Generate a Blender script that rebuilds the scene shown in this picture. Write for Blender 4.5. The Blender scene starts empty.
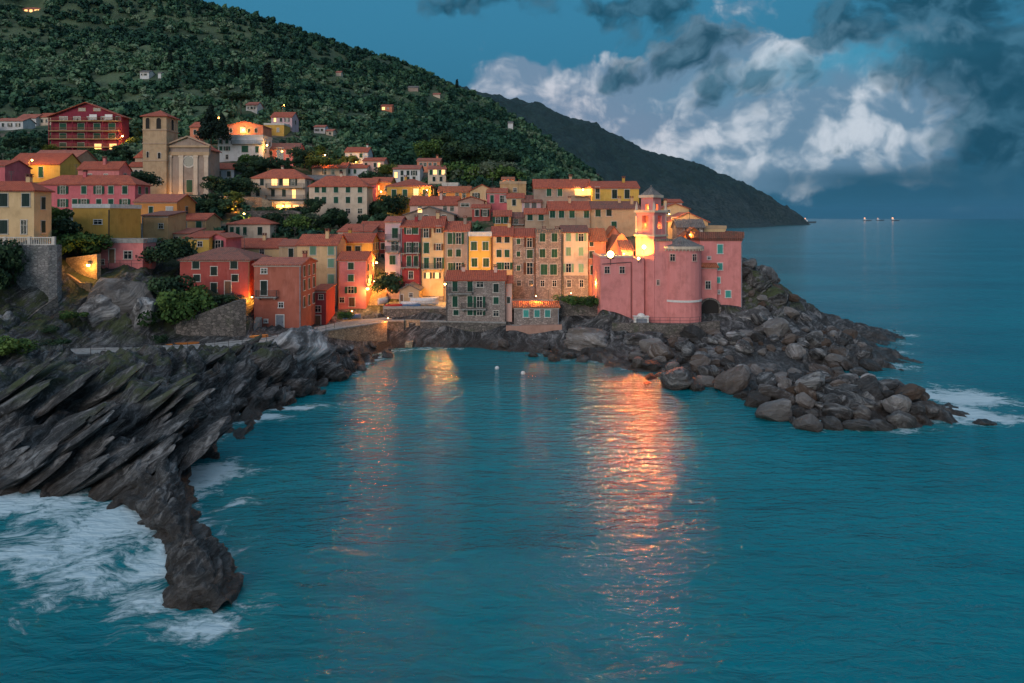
import bpy, math, random
import numpy as np
from mathutils import Vector
random.seed(7); RNG = np.random.default_rng(11)
SC = bpy.context.scene; COL = SC.collection
F = 683.0; CH = 22.0; R = math.radians
def P(px, py, Y): return Vector(((px-512)/F*Y, Y, CH+(218-py)/F*Y))

# ------------------------------------------------------------------ camera
cd = bpy.data.cameras.new('camera'); cam = bpy.data.objects.new('camera', cd); COL.objects.link(cam)
cam.location = (0, 0, CH); cam.rotation_euler = (R(90), 0, 0)
cd.sensor_width = 36; cd.lens = 36*F/1024; cd.shift_y = -123.5/1024; cd.clip_end = 90000; cd.clip_start = 1
SC.camera = cam
SC.view_settings.view_transform = 'Standard'; SC.view_settings.look = 'None'
SC.view_settings.exposure = .4; SC.view_settings.gamma = 1

# ------------------------------------------------------------------ numpy noise
_perm = RNG.permutation(256); _perm = np.concatenate([_perm, _perm, _perm])
_grad = RNG.normal(size=(256, 3)); _grad /= np.linalg.norm(_grad, axis=1)[:, None]
def noise3(p):
    p = np.asarray(p, float); i = np.floor(p).astype(int); f = p-i; u = f*f*f*(f*(f*6-15)+10)
    out = 0
    for dx in (0, 1):
        for dy in (0, 1):
            for dz in (0, 1):
                h = _perm[_perm[_perm[(i[:, 0]+dx) & 255]+((i[:, 1]+dy) & 255)]+((i[:, 2]+dz) & 255)]
                g = _grad[h]; d = (g*(f-np.array([dx, dy, dz]))).sum(1)
                w = (u[:, 0] if dx else 1-u[:, 0])*(u[:, 1] if dy else 1-u[:, 1])*(u[:, 2] if dz else 1-u[:, 2])
                out = out+w*d
    return out*1.5
def fbm(p, n=4, g=.5):
    a, s, t = 1., 0, 0.
    for k in range(n):
        s = s+a*noise3(p*(2.03**k)+17.3*k); t += a; a *= g
    return s/t
def sstep(a, b, x): t = np.clip((x-a)/(b-a), 0, 1); return t*t*(3-2*t)

# ------------------------------------------------------------------ node helpers and materials
class NT:
    def __init__(s, tree): s.t = tree; s.n = tree.nodes; s.l = tree.links
    def add(s, typ, props=None, **ins):
        n = s.n.new(typ)
        for k, v in (props or {}).items(): setattr(n, k, v)
        for k, v in ins.items(): s.put(n, k, v)
        return n
    def put(s, n, k, v):
        k2 = int(k[1:]) if k[0] == 'i' and k[1:].isdigit() else k.replace('_', ' ')
        sock = n.inputs[k2]
        if isinstance(v, bpy.types.NodeSocket): s.l.new(v, sock)
        elif isinstance(v, bpy.types.Node): s.l.new(v.outputs[0], sock)
        else:
            if hasattr(sock.default_value, '__len__') and len(sock.default_value) == 4 and len(v) == 3: v = (*v, 1)
            sock.default_value = v
    def m(s, op, a, b=0., c=0., clamp=False):
        return s.add('ShaderNodeMath', {'operation': op, 'use_clamp': clamp}, i0=a, i1=b, i2=c).outputs[0]
    def vm(s, op, a, b=(0, 0, 0)):
        n = s.add('ShaderNodeVectorMath', {'operation': op}, i0=a, i1=b)
        return n.outputs['Value'] if op in ('DOT_PRODUCT', 'LENGTH') else n.outputs[0]
    def mix(s, f, a, b, bt='MIX'):
        n = s.n.new('ShaderNodeMix'); n.data_type = 'RGBA'; n.blend_type = bt; n.clamp_factor = True
        for k, v in ((0, f), (6, a), (7, b)):
            if isinstance(v, bpy.types.NodeSocket): s.l.new(v, n.inputs[k])
            else: n.inputs[k].default_value = (*v, 1) if hasattr(v, '__len__') and len(v) == 3 else v
        return n.outputs[2]
    def noise(s, vec, scale, detail=4, rough=.55, dist=0.):
        n = s.add('ShaderNodeTexNoise', None, Vector=vec, Scale=scale, Detail=detail, Roughness=rough, Distortion=dist)
        return n.outputs[0]
    def ss(s, a, b, x):
        n = s.n.new('ShaderNodeMapRange'); n.interpolation_type = 'SMOOTHSTEP'
        for k, v in ((0, x), (1, a), (2, b), (3, 0.), (4, 1.)): s.put(n, 'i%d' % k, v)
        return n.outputs[0]
    def ramp(s, f, stops):
        n = s.n.new('ShaderNodeValToRGB'); e = n.color_ramp.elements
        while len(e) < len(stops): e.new(.5)
        for q, (p, c) in zip(e, stops): q.position = p; q.color = (*c, 1) if len(c) == 3 else c
        s.put(n, 'i0', f); return n.outputs[0]
MATS = {}
def mat(name, fn):
    m = bpy.data.materials.new(name); m.use_nodes = True; t = NT(m.node_tree); t.n.clear()
    out = t.n.new('ShaderNodeOutputMaterial'); b = t.n.new('ShaderNodeBsdfPrincipled')
    t.l.new(b.outputs[0], out.inputs[0]); fn(t, b, out); MATS[name] = m; return m
def pos(t): return t.n.new('ShaderNodeNewGeometry').outputs['Position']
def objco(t): return t.n.new('ShaderNodeTexCoord').outputs['Object']
def uvco(t): return t.n.new('ShaderNodeTexCoord').outputs['UV']
def bump(t, b, h, dist=.1, strength=1.):
    n = t.add('ShaderNodeBump', None, Height=h, Distance=dist, Strength=strength); t.l.new(n.outputs[0], b.inputs['Normal']); return n
def scl(t, v, s): return t.vm('MULTIPLY', v, s)

def plaster(name, c, var=.22):
    def fn(t, b, o):
        p = pos(t); n1 = t.noise(p, .55, 5, .6); n2 = t.noise(scl(t, p, (2.2, 2.2, .35)), 1., 4, .6); n3 = t.noise(p, 6., 3, .6)
        col = t.mix(t.ss(.42, .72, n1), c, tuple(x*(1-var)*k for x, k in zip(c, (1, .97, .95))))
        lt = tuple(min(.85, x*1.1+.05) for x in c)
        col = t.mix(t.m('MULTIPLY', t.ss(.5, .75, n2), .55), col, lt)
        g = (c[0]*.4+.04, c[0]*.33+.05, c[0]*.3+.05)
        col = t.mix(t.m('MULTIPLY', t.ss(.6, .85, t.noise(scl(t, p, (1.4, 1.4, .25)), 1.3, 5, .65)), .4), col, g)
        t.put(b, 'Base_Color', col); b.inputs['Roughness'].default_value = .9; b.inputs['Specular IOR Level'].default_value = .2
        bump(t, b, n3, .03, .6)
    return mat(name, fn)
PL = dict(pink=(.64, .215, .215), rose=(.60, .155, .18), salmon=(.68, .25, .15), red=(.38, .085, .075), deepred=(.34, .055, .06), wine=(.25, .035, .06),
          redorange=(.42, .135, .095), cream=(.66, .46, .26), pale=(.62, .50, .40), white=(.62, .62, .64), yellow=(.66, .42, .10), gold=(.62, .36, .085), orange=(.62, .27, .085),
          ochre=(.50, .32, .17), beige=(.44, .32, .235), greige=(.34, .265, .225), bluegrey=(.36, .40, .46), blush=(.66, .43, .38), churchpink=(.70, .255, .245),
          lilac=(.58, .40, .44), brownpink=(.42, .25, .2), sand=(.48, .34, .22))
for k, c in PL.items(): plaster(k, c)
def masonry(name, c1, c2, mort, sc=2.3, moss=0.):
    def fn(t, b, o):
        p = pos(t); q = scl(t, p, (1, 1, 1.7)); w = t.noise(p, 1.1, 3); q2 = t.vm('ADD', q, scl(t, t.add('ShaderNodeTexNoise', None, Vector=p, Scale=1.6).outputs['Color'], (.35, .35, .35)))
        v = t.add('ShaderNodeTexVoronoi', {'feature': 'F1'}, Vector=q2, Scale=sc); e = t.add('ShaderNodeTexVoronoi', {'feature': 'DISTANCE_TO_EDGE'}, Vector=q2, Scale=sc)
        r = t.add('ShaderNodeSeparateColor', None, Color=v.outputs['Color']).outputs[0]
        col = t.mix(r, c1, c2); col = t.mix(t.m('MULTIPLY', t.ss(.45, .7, w), .5), col, tuple(x*.55 for x in c1))
        col = t.mix(t.ss(.09, .02, e.outputs[0]), col, mort)
        if moss: col = t.mix(t.m('MULTIPLY', t.ss(.55, .7, t.noise(p, .5, 5)), moss), col, (.05, .075, .03))
        t.put(b, 'Base_Color', col); b.inputs['Roughness'].default_value = .9
        bump(t, b, t.m('MINIMUM', e.outputs[0], .15), .25, .8)
    return mat(name, fn)
masonry('stone_wall', (.25, .195, .175), (.42, .34, .315), (.16, .135, .125))
masonry('dark_stone_wall', (.10, .09, .085), (.23, .20, .185), (.06, .055, .05), 1.7, .45)
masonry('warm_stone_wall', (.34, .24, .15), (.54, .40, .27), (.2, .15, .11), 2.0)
masonry('blue_stone_wall', (.16, .16, .17), (.33, .32, .32), (.10, .10, .10), 1.9, .25)
def tiles(name, a, b_, c):
    def fn(t, b, o):
        uv = uvco(t); p = pos(t)
        n = t.noise(p, .5, 4, .6); n2 = t.noise(scl(t, uv, (5, 2.2, 1)), 1., 2, .7)
        r = t.n.new('ShaderNodeObjectInfo').outputs['Random']; col = t.mix(t.ss(.38, .62, n2), a, b_); col = t.mix(t.ss(.46, .66, t.noise(scl(t, p, (1, 1, .6)), 1.1, 5, .7)), col, c); col = t.mix(t.m('MULTIPLY', r, .45), col, tuple(x*.62 for x in a)); col = t.mix(t.m('MULTIPLY', t.ss(.58, .7, t.noise(p, 2.6, 4, .7)), .6), col, (.16, .12, .09))
        wv = t.add('ShaderNodeTexWave', {'wave_type': 'BANDS', 'bands_direction': 'X'}, Vector=uv, Scale=.9, Distortion=.4)
        wr = t.add('ShaderNodeTexWave', {'wave_type': 'BANDS', 'bands_direction': 'Y', 'wave_profile': 'SAW'}, Vector=uv, Scale=.85, Distortion=.6)
        col = t.mix(t.m('MULTIPLY', t.ss(.25, .0, wv.outputs[1]), .55), col, tuple(x*.45 for x in a))
        t.put(b, 'Base_Color', col); b.inputs['Roughness'].default_value = .85
        bump(t, b, t.m('ADD', wv.outputs[1], t.m('MULTIPLY', wr.outputs[1], .5)), .12, .9)
    return mat(name, fn)
tiles('tile_red', (.50, .095, .055), (.64, .19, .10), (.34, .085, .06))
tiles('tile_orange', (.50, .14, .06), (.60, .22, .11), (.34, .10, .06))
tiles('tile_brown', (.26, .10, .08), (.38, .15, .11), (.17, .10, .085))
tiles('tile_rose', (.49, .13, .09), (.61, .22, .14), (.34, .12, .10))
tiles('slate_grey', (.19, .17, .17), (.30, .265, .25), (.12, .115, .115))
def plain(name, c, rough=.6, var=.2, metal=0.):
    def fn(t, b, o):
        n = t.noise(objco(t), 3., 4); t.put(b, 'Base_Color', t.mix(t.ss(.35, .7, n), c, tuple(x*(1-var) for x in c)))
        b.inputs['Roughness'].default_value = rough; b.inputs['Metallic'].default_value = metal
    return mat(name, fn)
plain('trim', (.62, .57, .52), .8); plain('white_trim', (.74, .72, .70), .8); plain('iron', (.035, .035, .04), .5); plain('glass', (.012, .018, .024), .08, .3)
plain('concrete', (.34, .33, .32), .9, .35); plain('wood', (.17, .09, .05), .7); plain('grey_door', (.23, .26, .31), .7)
plain('boat_white', (.70, .70, .72), .45); plain('boat_blue', (.10, .22, .45), .4); plain('boat_red', (.5, .04, .04), .4); plain('boat_orange', (.62, .22, .05), .4); plain('canvas', (.62, .60, .62), .8)
plain('bell_bronze', (.30, .19, .07), .4, .2, .8); plain('rust', (.30, .13, .06), .8); plain('opening_shade', (.02, .018, .018), .9)  # last one: near black painting the shade inside openings that aren't cut
def shut(name, c):
    def fn(t, b, o):
        w = t.add('ShaderNodeTexWave', {'wave_type': 'BANDS', 'bands_direction': 'Z', 'wave_profile': 'SAW'}, Vector=objco(t), Scale=3.2)
        r = t.n.new('ShaderNodeObjectInfo').outputs['Random']
        col = t.mix(r, c, tuple(x*.6 for x in c)); t.put(b, 'Base_Color', col); b.inputs['Roughness'].default_value = .55
        bump(t, b, w.outputs[1], .04, .8)
    return mat(name, fn)
shut('shut_green', (.012, .095, .06)); shut('shut_dark', (.018, .045, .04)); shut('shut_pale', (.24, .46, .33)); shut('shut_teal', (.10, .50, .44)); shut('shut_brown', (.13, .055, .035)); shut('shut_white', (.6, .6, .6)); shut('shut_grey', (.2, .2, .2))
def emit(name, c, s):
    def fn(t, b, o):
        b.inputs['Base Color'].default_value = (.5, .4, .3, 1); b.inputs['Emission Color'].default_value = (*c, 1); b.inputs['Emission Strength'].default_value = s
    return mat(name, fn)
emit('lit_window', (1, .50, .13), 1.7); emit('lamp_glow', (1, .60, .18), 14.); emit('lamp_orange', (1, .33, .07), 7.); emit('ship_light', (1, .36, .14), 1.5)

STR = np.array([-.50, -.30, .81]); STR /= np.linalg.norm(STR)
SU = np.cross(STR, [0, 0, 1]); SU /= np.linalg.norm(SU); SV = np.cross(STR, SU)
def rockmat(name, local=False, light=1., moss=.0):
    def fn(t, b, o):
        p = pos(t)
        if local:
            r = t.n.new('ShaderNodeObjectInfo').outputs['Random']
            q = t.vm('ADD', objco(t), t.add('ShaderNodeCombineXYZ', None, X=t.m('MULTIPLY', r, 91.), Y=t.m('MULTIPLY', r, 37.)).outputs[0])
        else: q = p
        wq = t.vm('ADD', q, scl(t, t.add('ShaderNodeTexNoise', None, Vector=q, Scale=.22, Detail=3.).outputs['Color'], (3.2, 3.2, 3.2)))
        c = t.add('ShaderNodeCombineXYZ', None, X=t.vm('DOT_PRODUCT', wq, tuple(STR)), Y=t.m('MULTIPLY', t.vm('DOT_PRODUCT', wq, tuple(SU)), .10), Z=t.m('MULTIPLY', t.vm('DOT_PRODUCT', wq, tuple(SV)), .10)).outputs[0]
        s1 = t.noise(c, 2.4, 6, .68); s2 = t.noise(c, 7.5, 4, .65); n1 = t.noise(q, .45, 6, .65); n2 = t.noise(q, 3.5, 6, .7)
        col = t.ramp(s1, [(.33, (.008*light, .009*light, .011*light)), (.46, (.04*light, .042*light, .046*light)), (.55, (.135*light, .135*light, .14*light)), (.66, (.36*light, .36*light, .37*light))])
        col = t.mix(t.m('MULTIPLY', t.ss(.54, .7, n1), .5), col, (.10*light, .066*light, .046*light))
        col = t.mix(t.m('MULTIPLY', t.ss(.52, .7, n2), .6), col, (.30*light, .305*light, .32*light))
        col = t.mix(t.m('MULTIPLY', t.ss(.5, .36, t.noise(q, 1.3, 5, .7)), .75), col, (.018, .018, .02))
        z = t.add('ShaderNodeSeparateXYZ', None, i0=p).outputs[2]
        if local: 
            r2 = t.m('FRACT', t.m('MULTIPLY', r, 7.31)); col = t.mix(t.m('MULTIPLY', t.ss(.4, .95, r), .8), col, (.022, .020, .020)); col = t.mix(t.m('MULTIPLY', t.ss(.4, .05, r), .6), col, (.27, .245, .235)); col = t.mix(t.m('MULTIPLY', t.ss(.5, .9, r2), .55), col, (.14, .085, .055))
        if moss:
            nz = t.add('ShaderNodeSeparateXYZ', None, i0=t.n.new('ShaderNodeNewGeometry').outputs['Normal']).outputs[2]
            mk = t.m('MULTIPLY', t.m('MULTIPLY', t.ss(.46, .58, t.noise(p, .33, 6, .7)), t.ss(.2, .6, nz)), t.ss(4.2, 6.5, z))
            col = t.mix(t.m('MULTIPLY', mk, moss), col, t.mix(n2, (.028, .05, .014), (.085, .10, .03)))
        wet = t.ss(2.9, .3, t.m('ADD', z, t.m('MULTIPLY', n1, 1.3)))
        col = t.mix(t.m('MULTIPLY', wet, .74), col, t.mix(n1, (.016, .013, .011), (.055, .034, .021)))
        t.put(b, 'Base_Color', col); t.put(b, 'Roughness', t.m('SUBTRACT', .85, t.m('MULTIPLY', wet, .5)))
        h = t.m('ADD', t.m('MULTIPLY', s1, 1.0), t.m('ADD', t.m('MULTIPLY', s2, .35), t.m('MULTIPLY', n2, .35)))
        bump(t, b, h, .75, 1.)
    return mat(name, fn)
rockmat('cliff_rock', False, .82, .85); rockmat('boulder_rock', True, 1.15); rockmat('pale_rock', True, 1.9)
def foliage(name, stops):
    def fn(t, b, o):
        a = t.add('ShaderNodeAttribute', {'attribute_name': 'tone'}).outputs['Fac']
        r = t.n.new('ShaderNodeObjectInfo').outputs['Random']
        n = t.noise(pos(t), .9, 3)
        f = t.m('ADD', t.m('MULTIPLY', a, .95), t.m('MULTIPLY', t.m('SUBTRACT', t.m('ADD', r, n), 1.), .35), 0, True)
        t.put(b, 'Base_Color', t.ramp(f, stops)); b.inputs['Roughness'].default_value = .75; b.inputs['Specular IOR Level'].default_value = .2
    return mat(name, fn)
foliage('leaf_green', [(.0, (.018, .045, .014)), (.5, (.045, .10, .025)), (1., (.10, .165, .04))])
foliage('leaf_dark', [(.0, (.010, .030, .018)), (.6, (.026, .060, .030)), (1., (.055, .10, .042))])
foliage('leaf_hill', [(.0, (.010, .040, .030)), (.35, (.030, .092, .055)), (.7, (.085, .17, .088)), (1., (.17, .23, .15))])
foliage('leaf_yellow', [(.0, (.06, .09, .02)), (1., (.18, .20, .04))])  # yellow lamp glow put into the leaf colour of the lit plants
foliage('leaf_olive', [(.0, (.04, .065, .04)), (1., (.12, .15, .10))])
foliage('leaf_cypress', [(.0, (.004, .012, .009)), (1., (.014, .034, .022))])
plain('bark', (.06, .045, .035), .9)
# ------------------------------------------------------------------ mesh builder
class MB:
    def __init__(s): s.v = []; s.f = []; s.m = []
    def quad(s, pts, mi=0):
        i = len(s.v); s.v += [tuple(p) for p in pts]; s.f.append(tuple(range(i, i+len(pts)))); s.m.append(mi)
    def box(s, x0, x1, y0, y1, z0, z1, mi=0):
        i = len(s.v); s.v += [(x, y, z) for z in (z0, z1) for y in (y0, y1) for x in (x0, x1)]
        for f in ((0, 2, 3, 1), (4, 5, 7, 6), (0, 1, 5, 4), (2, 6, 7, 3), (0, 4, 6, 2), (1, 3, 7, 5)): s.f.append(tuple(i+k for k in f)); s.m.append(mi)
    def prism(s, prof, a, b, axis='x', mi=0):
        """prof: list of 2-D points counted round; extruded from a to b. axis x: prof=(y,z); axis y: prof=(x,z); axis z: prof=(x,y)"""
        def mk(p, t): return (t, p[0], p[1]) if axis == 'x' else (p[0], t, p[1]) if axis == 'y' else (p[0], p[1], t)
        n = len(prof); i = len(s.v); s.v += [mk(p, a) for p in prof]+[mk(p, b) for p in prof]
        s.f.append(tuple(range(i, i+n))); s.f.append(tuple(range(i+2*n-1, i+n-1, -1))); s.m += [mi, mi]
        for k in range(n): s.f.append((i+k, i+n+k, i+n+(k+1) % n, i+(k+1) % n)); s.m.append(mi)
    def rings(s, rings, cap=True, mi=0):
        n = len(rings[0]); i = len(s.v)
        for r in rings: s.v += [tuple(p) for p in r]
        for a in range(len(rings)-1):
            for k in range(n): s.f.append((i+a*n+k, i+a*n+(k+1) % n, i+(a+1)*n+(k+1) % n, i+(a+1)*n+k)); s.m.append(mi)
        if cap: s.f.append(tuple(range(i+n-1, i-1, -1))); s.f.append(tuple(range(i+(len(rings)-1)*n, i+len(rings)*n))); s.m += [mi, mi]
    def cyl(s, c, r0, r1, z0, z1, n=10, mi=0):
        s.rings([[(c[0]+r*math.cos(2*math.pi*k/n), c[1]+r*math.sin(2*math.pi*k/n), z) for k in range(n)] for r, z in ((r0, z0), (r1, z1))], True, mi)
    def tube(s, a, b, r, n=6, mi=0, r2=None):
        a = Vector(a); b = Vector(b); d = (b-a).normalized(); u = d.cross(Vector((0, 0, 1)) if abs(d.z) < .9 else Vector((1, 0, 0))).normalized(); w = d.cross(u)
        s.rings([[p+(u*math.cos(2*math.pi*k/n)+w*math.sin(2*math.pi*k/n))*q for k in range(n)] for p, q in ((a, r), (b, r if r2 is None else r2))], True, mi)
    def ball(s, c, r, n=8, m=5, mi=0, sz=1.):
        s.rings([[(c[0]+r*math.sin(math.pi*(j+.02)/(m+.04))*math.cos(2*math.pi*k/n), c[1]+r*math.sin(math.pi*(j+.02)/(m+.04))*math.sin(2*math.pi*k/n), c[2]-r*sz*math.cos(math.pi*(j+.02)/(m+.04))) for k in range(n)] for j in range(m+1)], True, mi)
    def data(s, name, mats, smooth=False):
        me = bpy.data.meshes.new(name); me.from_pydata(s.v, [], s.f)
        for m in ([mats] if isinstance(mats, str) else mats): me.materials.append(MATS[m])
        me.polygons.foreach_set('material_index', s.m); me.update()
        import bmesh
        bm = bmesh.new(); bm.from_mesh(me); bmesh.ops.recalc_face_normals(bm, faces=bm.faces[:]); bm.to_mesh(me); bm.free()
        uv = me.uv_layers.new(name='UVMap'); co = np.empty(len(me.loops)*2, np.float32)
        for p in me.polygons:
            n = p.normal; h = Vector((-n.y, n.x, 0))
            h = h.normalized() if h.length > .02 else Vector((1, 0, 0)); w = n.cross(h)
            for li in p.loop_indices:
                q = me.vertices[me.loops[li].vertex_index].co; co[2*li] = q.dot(h); co[2*li+1] = q.dot(w)
        uv.data.foreach_set('uv', co)
        if smooth: me.polygons.foreach_set('use_smooth', [True]*len(me.polygons))
        return me
    def build(s, name, mats, parent=None, smooth=False, loc=None):
        return link(name, s.data(name, mats, smooth), parent, loc)
def link(name, me, parent=None, loc=None, rz=0):
    o = bpy.data.objects.new(name, me); COL.objects.link(o)
    if parent: o.parent = parent
    if loc is not None: o.location = loc
    if rz: o.rotation_euler.z = rz
    return o
def tag(o, label, cat, group=None, kind=None):
    if label: o['label'] = label
    if cat: o['category'] = cat
    if group: o['group'] = group
    if kind: o['kind'] = kind
    return o
def thing(name, label, cat, loc, rz=0, group=None):
    o = bpy.data.objects.new(name, None); COL.objects.link(o); o.location = loc; o.rotation_euler.z = rz; o.empty_display_size = .3
    return tag(o, label, cat, group)
def npmesh(name, V, Fq, mats, attrs=None, smooth=True):
    me = bpy.data.meshes.new(name); V = np.asarray(V, np.float32); Fq = np.asarray(Fq, np.int32); k = Fq.shape[1]
    me.vertices.add(len(V)); me.vertices.foreach_set('co', V.ravel()); me.loops.add(Fq.size); me.loops.foreach_set('vertex_index', Fq.ravel())
    me.polygons.add(len(Fq)); me.polygons.foreach_set('loop_start', np.arange(len(Fq), dtype=np.int32)*k)
    me.polygons.foreach_set('use_smooth', np.full(len(Fq), smooth))
    for m in ([mats] if isinstance(mats, str) else mats): me.materials.append(MATS[m])
    for nm, a in (attrs or {}).items():
        at = me.attributes.new(nm, 'FLOAT', 'POINT'); at.data.foreach_set('value', np.asarray(a, np.float32))
    me.update(calc_edges=True); me.validate(); return me
def gridmesh(name, xs, ys, zf, mats, attrs=None, smooth=True):
    X, Y = np.meshgrid(xs, ys); V = zf(X.ravel(), Y.ravel()); nx, ny = len(xs), len(ys)
    i = (np.arange(ny-1)[:, None]*nx+np.arange(nx-1)[None]).ravel(); Fq = np.stack([i, i+1, i+nx+1, i+nx], 1)
    return npmesh(name, V, Fq, mats, attrs(V) if attrs else None, smooth)

# ------------------------------------------------------------------ windows and small facade parts (cached meshes)
CACHE = {}
def win_mesh(w, h, glass, frame):
    k = ('w', round(w, 1), round(h, 1), glass, frame)
    if k not in CACHE:
        w, h = k[1], k[2]; m = MB(); t = .11
        m.box(-w/2-t, -w/2, -.07, .05, -h/2, h/2); m.box(w/2, w/2+t, -.07, .05, -h/2, h/2)
        m.box(-w/2-t-.03, w/2+t+.03, -.08, .05, h/2, h/2+t); m.box(-w/2-t-.06, w/2+t+.06, -.16, .05, -h/2-.1, -h/2)
        m.box(-w/2, w/2, -.02, .05, -h/2, h/2, 1); m.box(-.03, .03, -.045, -.02, -h/2, h/2, 0); m.box(-w/2, w/2, -.04, -.02, h*.12, h*.12+.05, 0)
        CACHE[k] = m.data('window', [frame, glass])
    return CACHE[k]
def shut_mesh(w, h, mode, mt):
    k = ('s', round(w, 1), round(h, 1), mode, mt)
    if k not in CACHE:
        w, h = k[1], k[2]; m = MB()
        if mode == 'closed': m.box(-w/2, -.015, -.13, -.06, -h/2, h/2); m.box(.015, w/2, -.13, -.06, -h/2, h/2)
        else: m.box(-w-.1, -w/2-.13, -.14, -.075, -h/2, h/2); m.box(w/2+.13, w+.1, -.14, -.075, -h/2, h/2)
        CACHE[k] = m.data('shutter', mt)
    return CACHE[k]
def add_window(root, x, y, z, rz, style, w, h, frame='trim'):
    """style: g/d/p/t/b/w/y closed shutters, G/D/B open shutters, o plain dark window, L lit, O lit with open shutters, '#' door, '%' grey door"""
    if style in '#%':
        m = MB(); m.box(-w/2-.12, -w/2, -.08, .05, -h/2, h/2); m.box(w/2, w/2+.12, -.08, .05, -h/2, h/2); m.box(-w/2-.12, w/2+.12, -.085, .05, h/2, h/2+.14)
        m.box(-w/2, w/2, -.03, .05, -h/2, h/2, 1); m.box(w*.3, w*.36, -.07, -.03, -.1, .05, 2)
        return link('door', m.data('door', [frame, 'wood' if style == '#' else 'grey_door', 'iron']), root, (x, y, z), rz)
    if style == 'L' or style == 'O': gl = 'lit_window'
    else: gl = 'glass'
    o = link('window', win_mesh(w, h, gl, frame), root, (x, y, z), rz)
    mm = dict(g='shut_green', d='shut_dark', p='shut_pale', t='shut_teal', b='shut_brown', w='shut_white', y='shut_grey')
    if style in mm: link('shutter', shut_mesh(w, h, 'closed', mm[style]), o)
    elif style.lower() in mm and style != 'o': link('shutter', shut_mesh(w, h, 'open', mm[style.lower()]), o)
    elif style == 'O': link('shutter', shut_mesh(w, h, 'open', 'shut_dark'), o)
    return o
def balcony(root, xa, xb, z, dep=.9, y=0, rail='iron', rz=None):
    w = xb-xa; m = MB(); m.box(-w/2, w/2, -dep, .05, -.16, 0); m.box(-w/2+.3, -w/2+.5, -dep*.7, .05, -.4, -.16); m.box(w/2-.5, w/2-.3, -dep*.7, .05, -.4, -.16)
    o = m.build('balcony', 'concrete', root, loc=((xa+xb)/2, y, z))
    if rz is not None: o.rotation_euler.z = rz
    r = MB(); n = max(3, int(w/.16))
    for k in range(n+1): x = -w/2+.04+(w-.08)*k/n; r.box(x-.014, x+.014, -dep+.03, -dep+.06, 0, 1.)
    for sx in (-w/2+.03, w/2-.06):
        for k in range(5): yy = -dep+.1+k*(dep-.15)/5; r.box(sx, sx+.03, yy, yy+.03, 0, 1.)
    r.box(-w/2, w/2, -dep+.02, -dep+.08, 1., 1.05); r.box(-w/2, -w/2+.06, -dep+.08, 0, 1., 1.05); r.box(w/2-.06, w/2, -dep+.08, 0, 1., 1.05)
    r.build('railing', rail, o); return o
def roof_gable(m, a0, a1, d, ze, zr, ov, t, axis='x', mi=0):
    """ridge along axis; across runs 0..d (list (lo, hi)); eave height ze at the wall line"""
    lo, hi = d; mid = (lo+hi)/2; sl = (zr-ze)/(mid-lo)
    m.prism([(lo-ov, ze-ov*sl), (mid, zr), (hi+ov, ze-ov*sl), (hi+ov, ze-ov*sl+t), (mid, zr+t), (lo-ov, ze-ov*sl+t)], a0, a1, axis, mi)
def roof_hip(m, x0, x1, y0, y1, ze, zr, ov, t, mi=0):
    w, d = x1-x0, y1-y0; hd = min(w, d)/2; sl = (zr-ze)/hd; X0, X1, Y0, Y1 = x0-ov, x1+ov, y0-ov, y1+ov; e = ze-ov*sl
    if w >= d: ra, rb = (x0+hd, (y0+y1)/2, zr), (x1-hd, (y0+y1)/2, zr)
    else: ra, rb = ((x0+x1)/2, y0+hd, zr), ((x0+x1)/2, y1-hd, zr)
    if abs(w-d) < .05: rb = (ra[0]+.02, ra[1], ra[2])
    for k, dz in ((0, t), (1, 0)):
        A, B, C, D = [(x, y, e+dz) for x, y in ((X0, Y0), (X1, Y0), (X1, Y1), (X0, Y1))]; p = (*ra[:2], zr+dz); q = (*rb[:2], zr+dz)
        fs = [[A, B, q, p], [B, C, q], [C, D, p, q], [D, A, p]] if w >= d else [[A, B, p], [B, C, q, p], [C, D, q], [D, A, p, q]]
        for f in fs: m.quad(f if k == 0 else f[::-1], mi)
    c = [(X0, Y0), (X1, Y0), (X1, Y1), (X0, Y1)]
    for i in range(4): (ax, ay), (bx, by) = c[i], c[(i+1) % 4]; m.quad([(ax, ay, e), (bx, by, e), (bx, by, e+t), (ax, ay, e+t)], mi)
def chimney(roof, x, y, z, h=1.3, w=.6, mt='blush'):
    m = MB(); m.box(-w/2, w/2, -w/2, w/2, -1.2, h); m.box(-w/2-.1, w/2+.1, -w/2-.1, w/2+.1, h, h+.12, 1)
    m.box(-w/2, -w/2+.1, -w/2, w/2, h+.12, h+.35, 1); m.box(w/2-.1, w/2, -w/2, w/2, h+.12, h+.35, 1); m.box(-w/2-.12, w/2+.12, -w/2-.12, w/2+.12, h+.35, h+.45, 1)
    return m.build('chimney', [mt, 'tile_brown'], roof, loc=(x, y, z))

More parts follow.
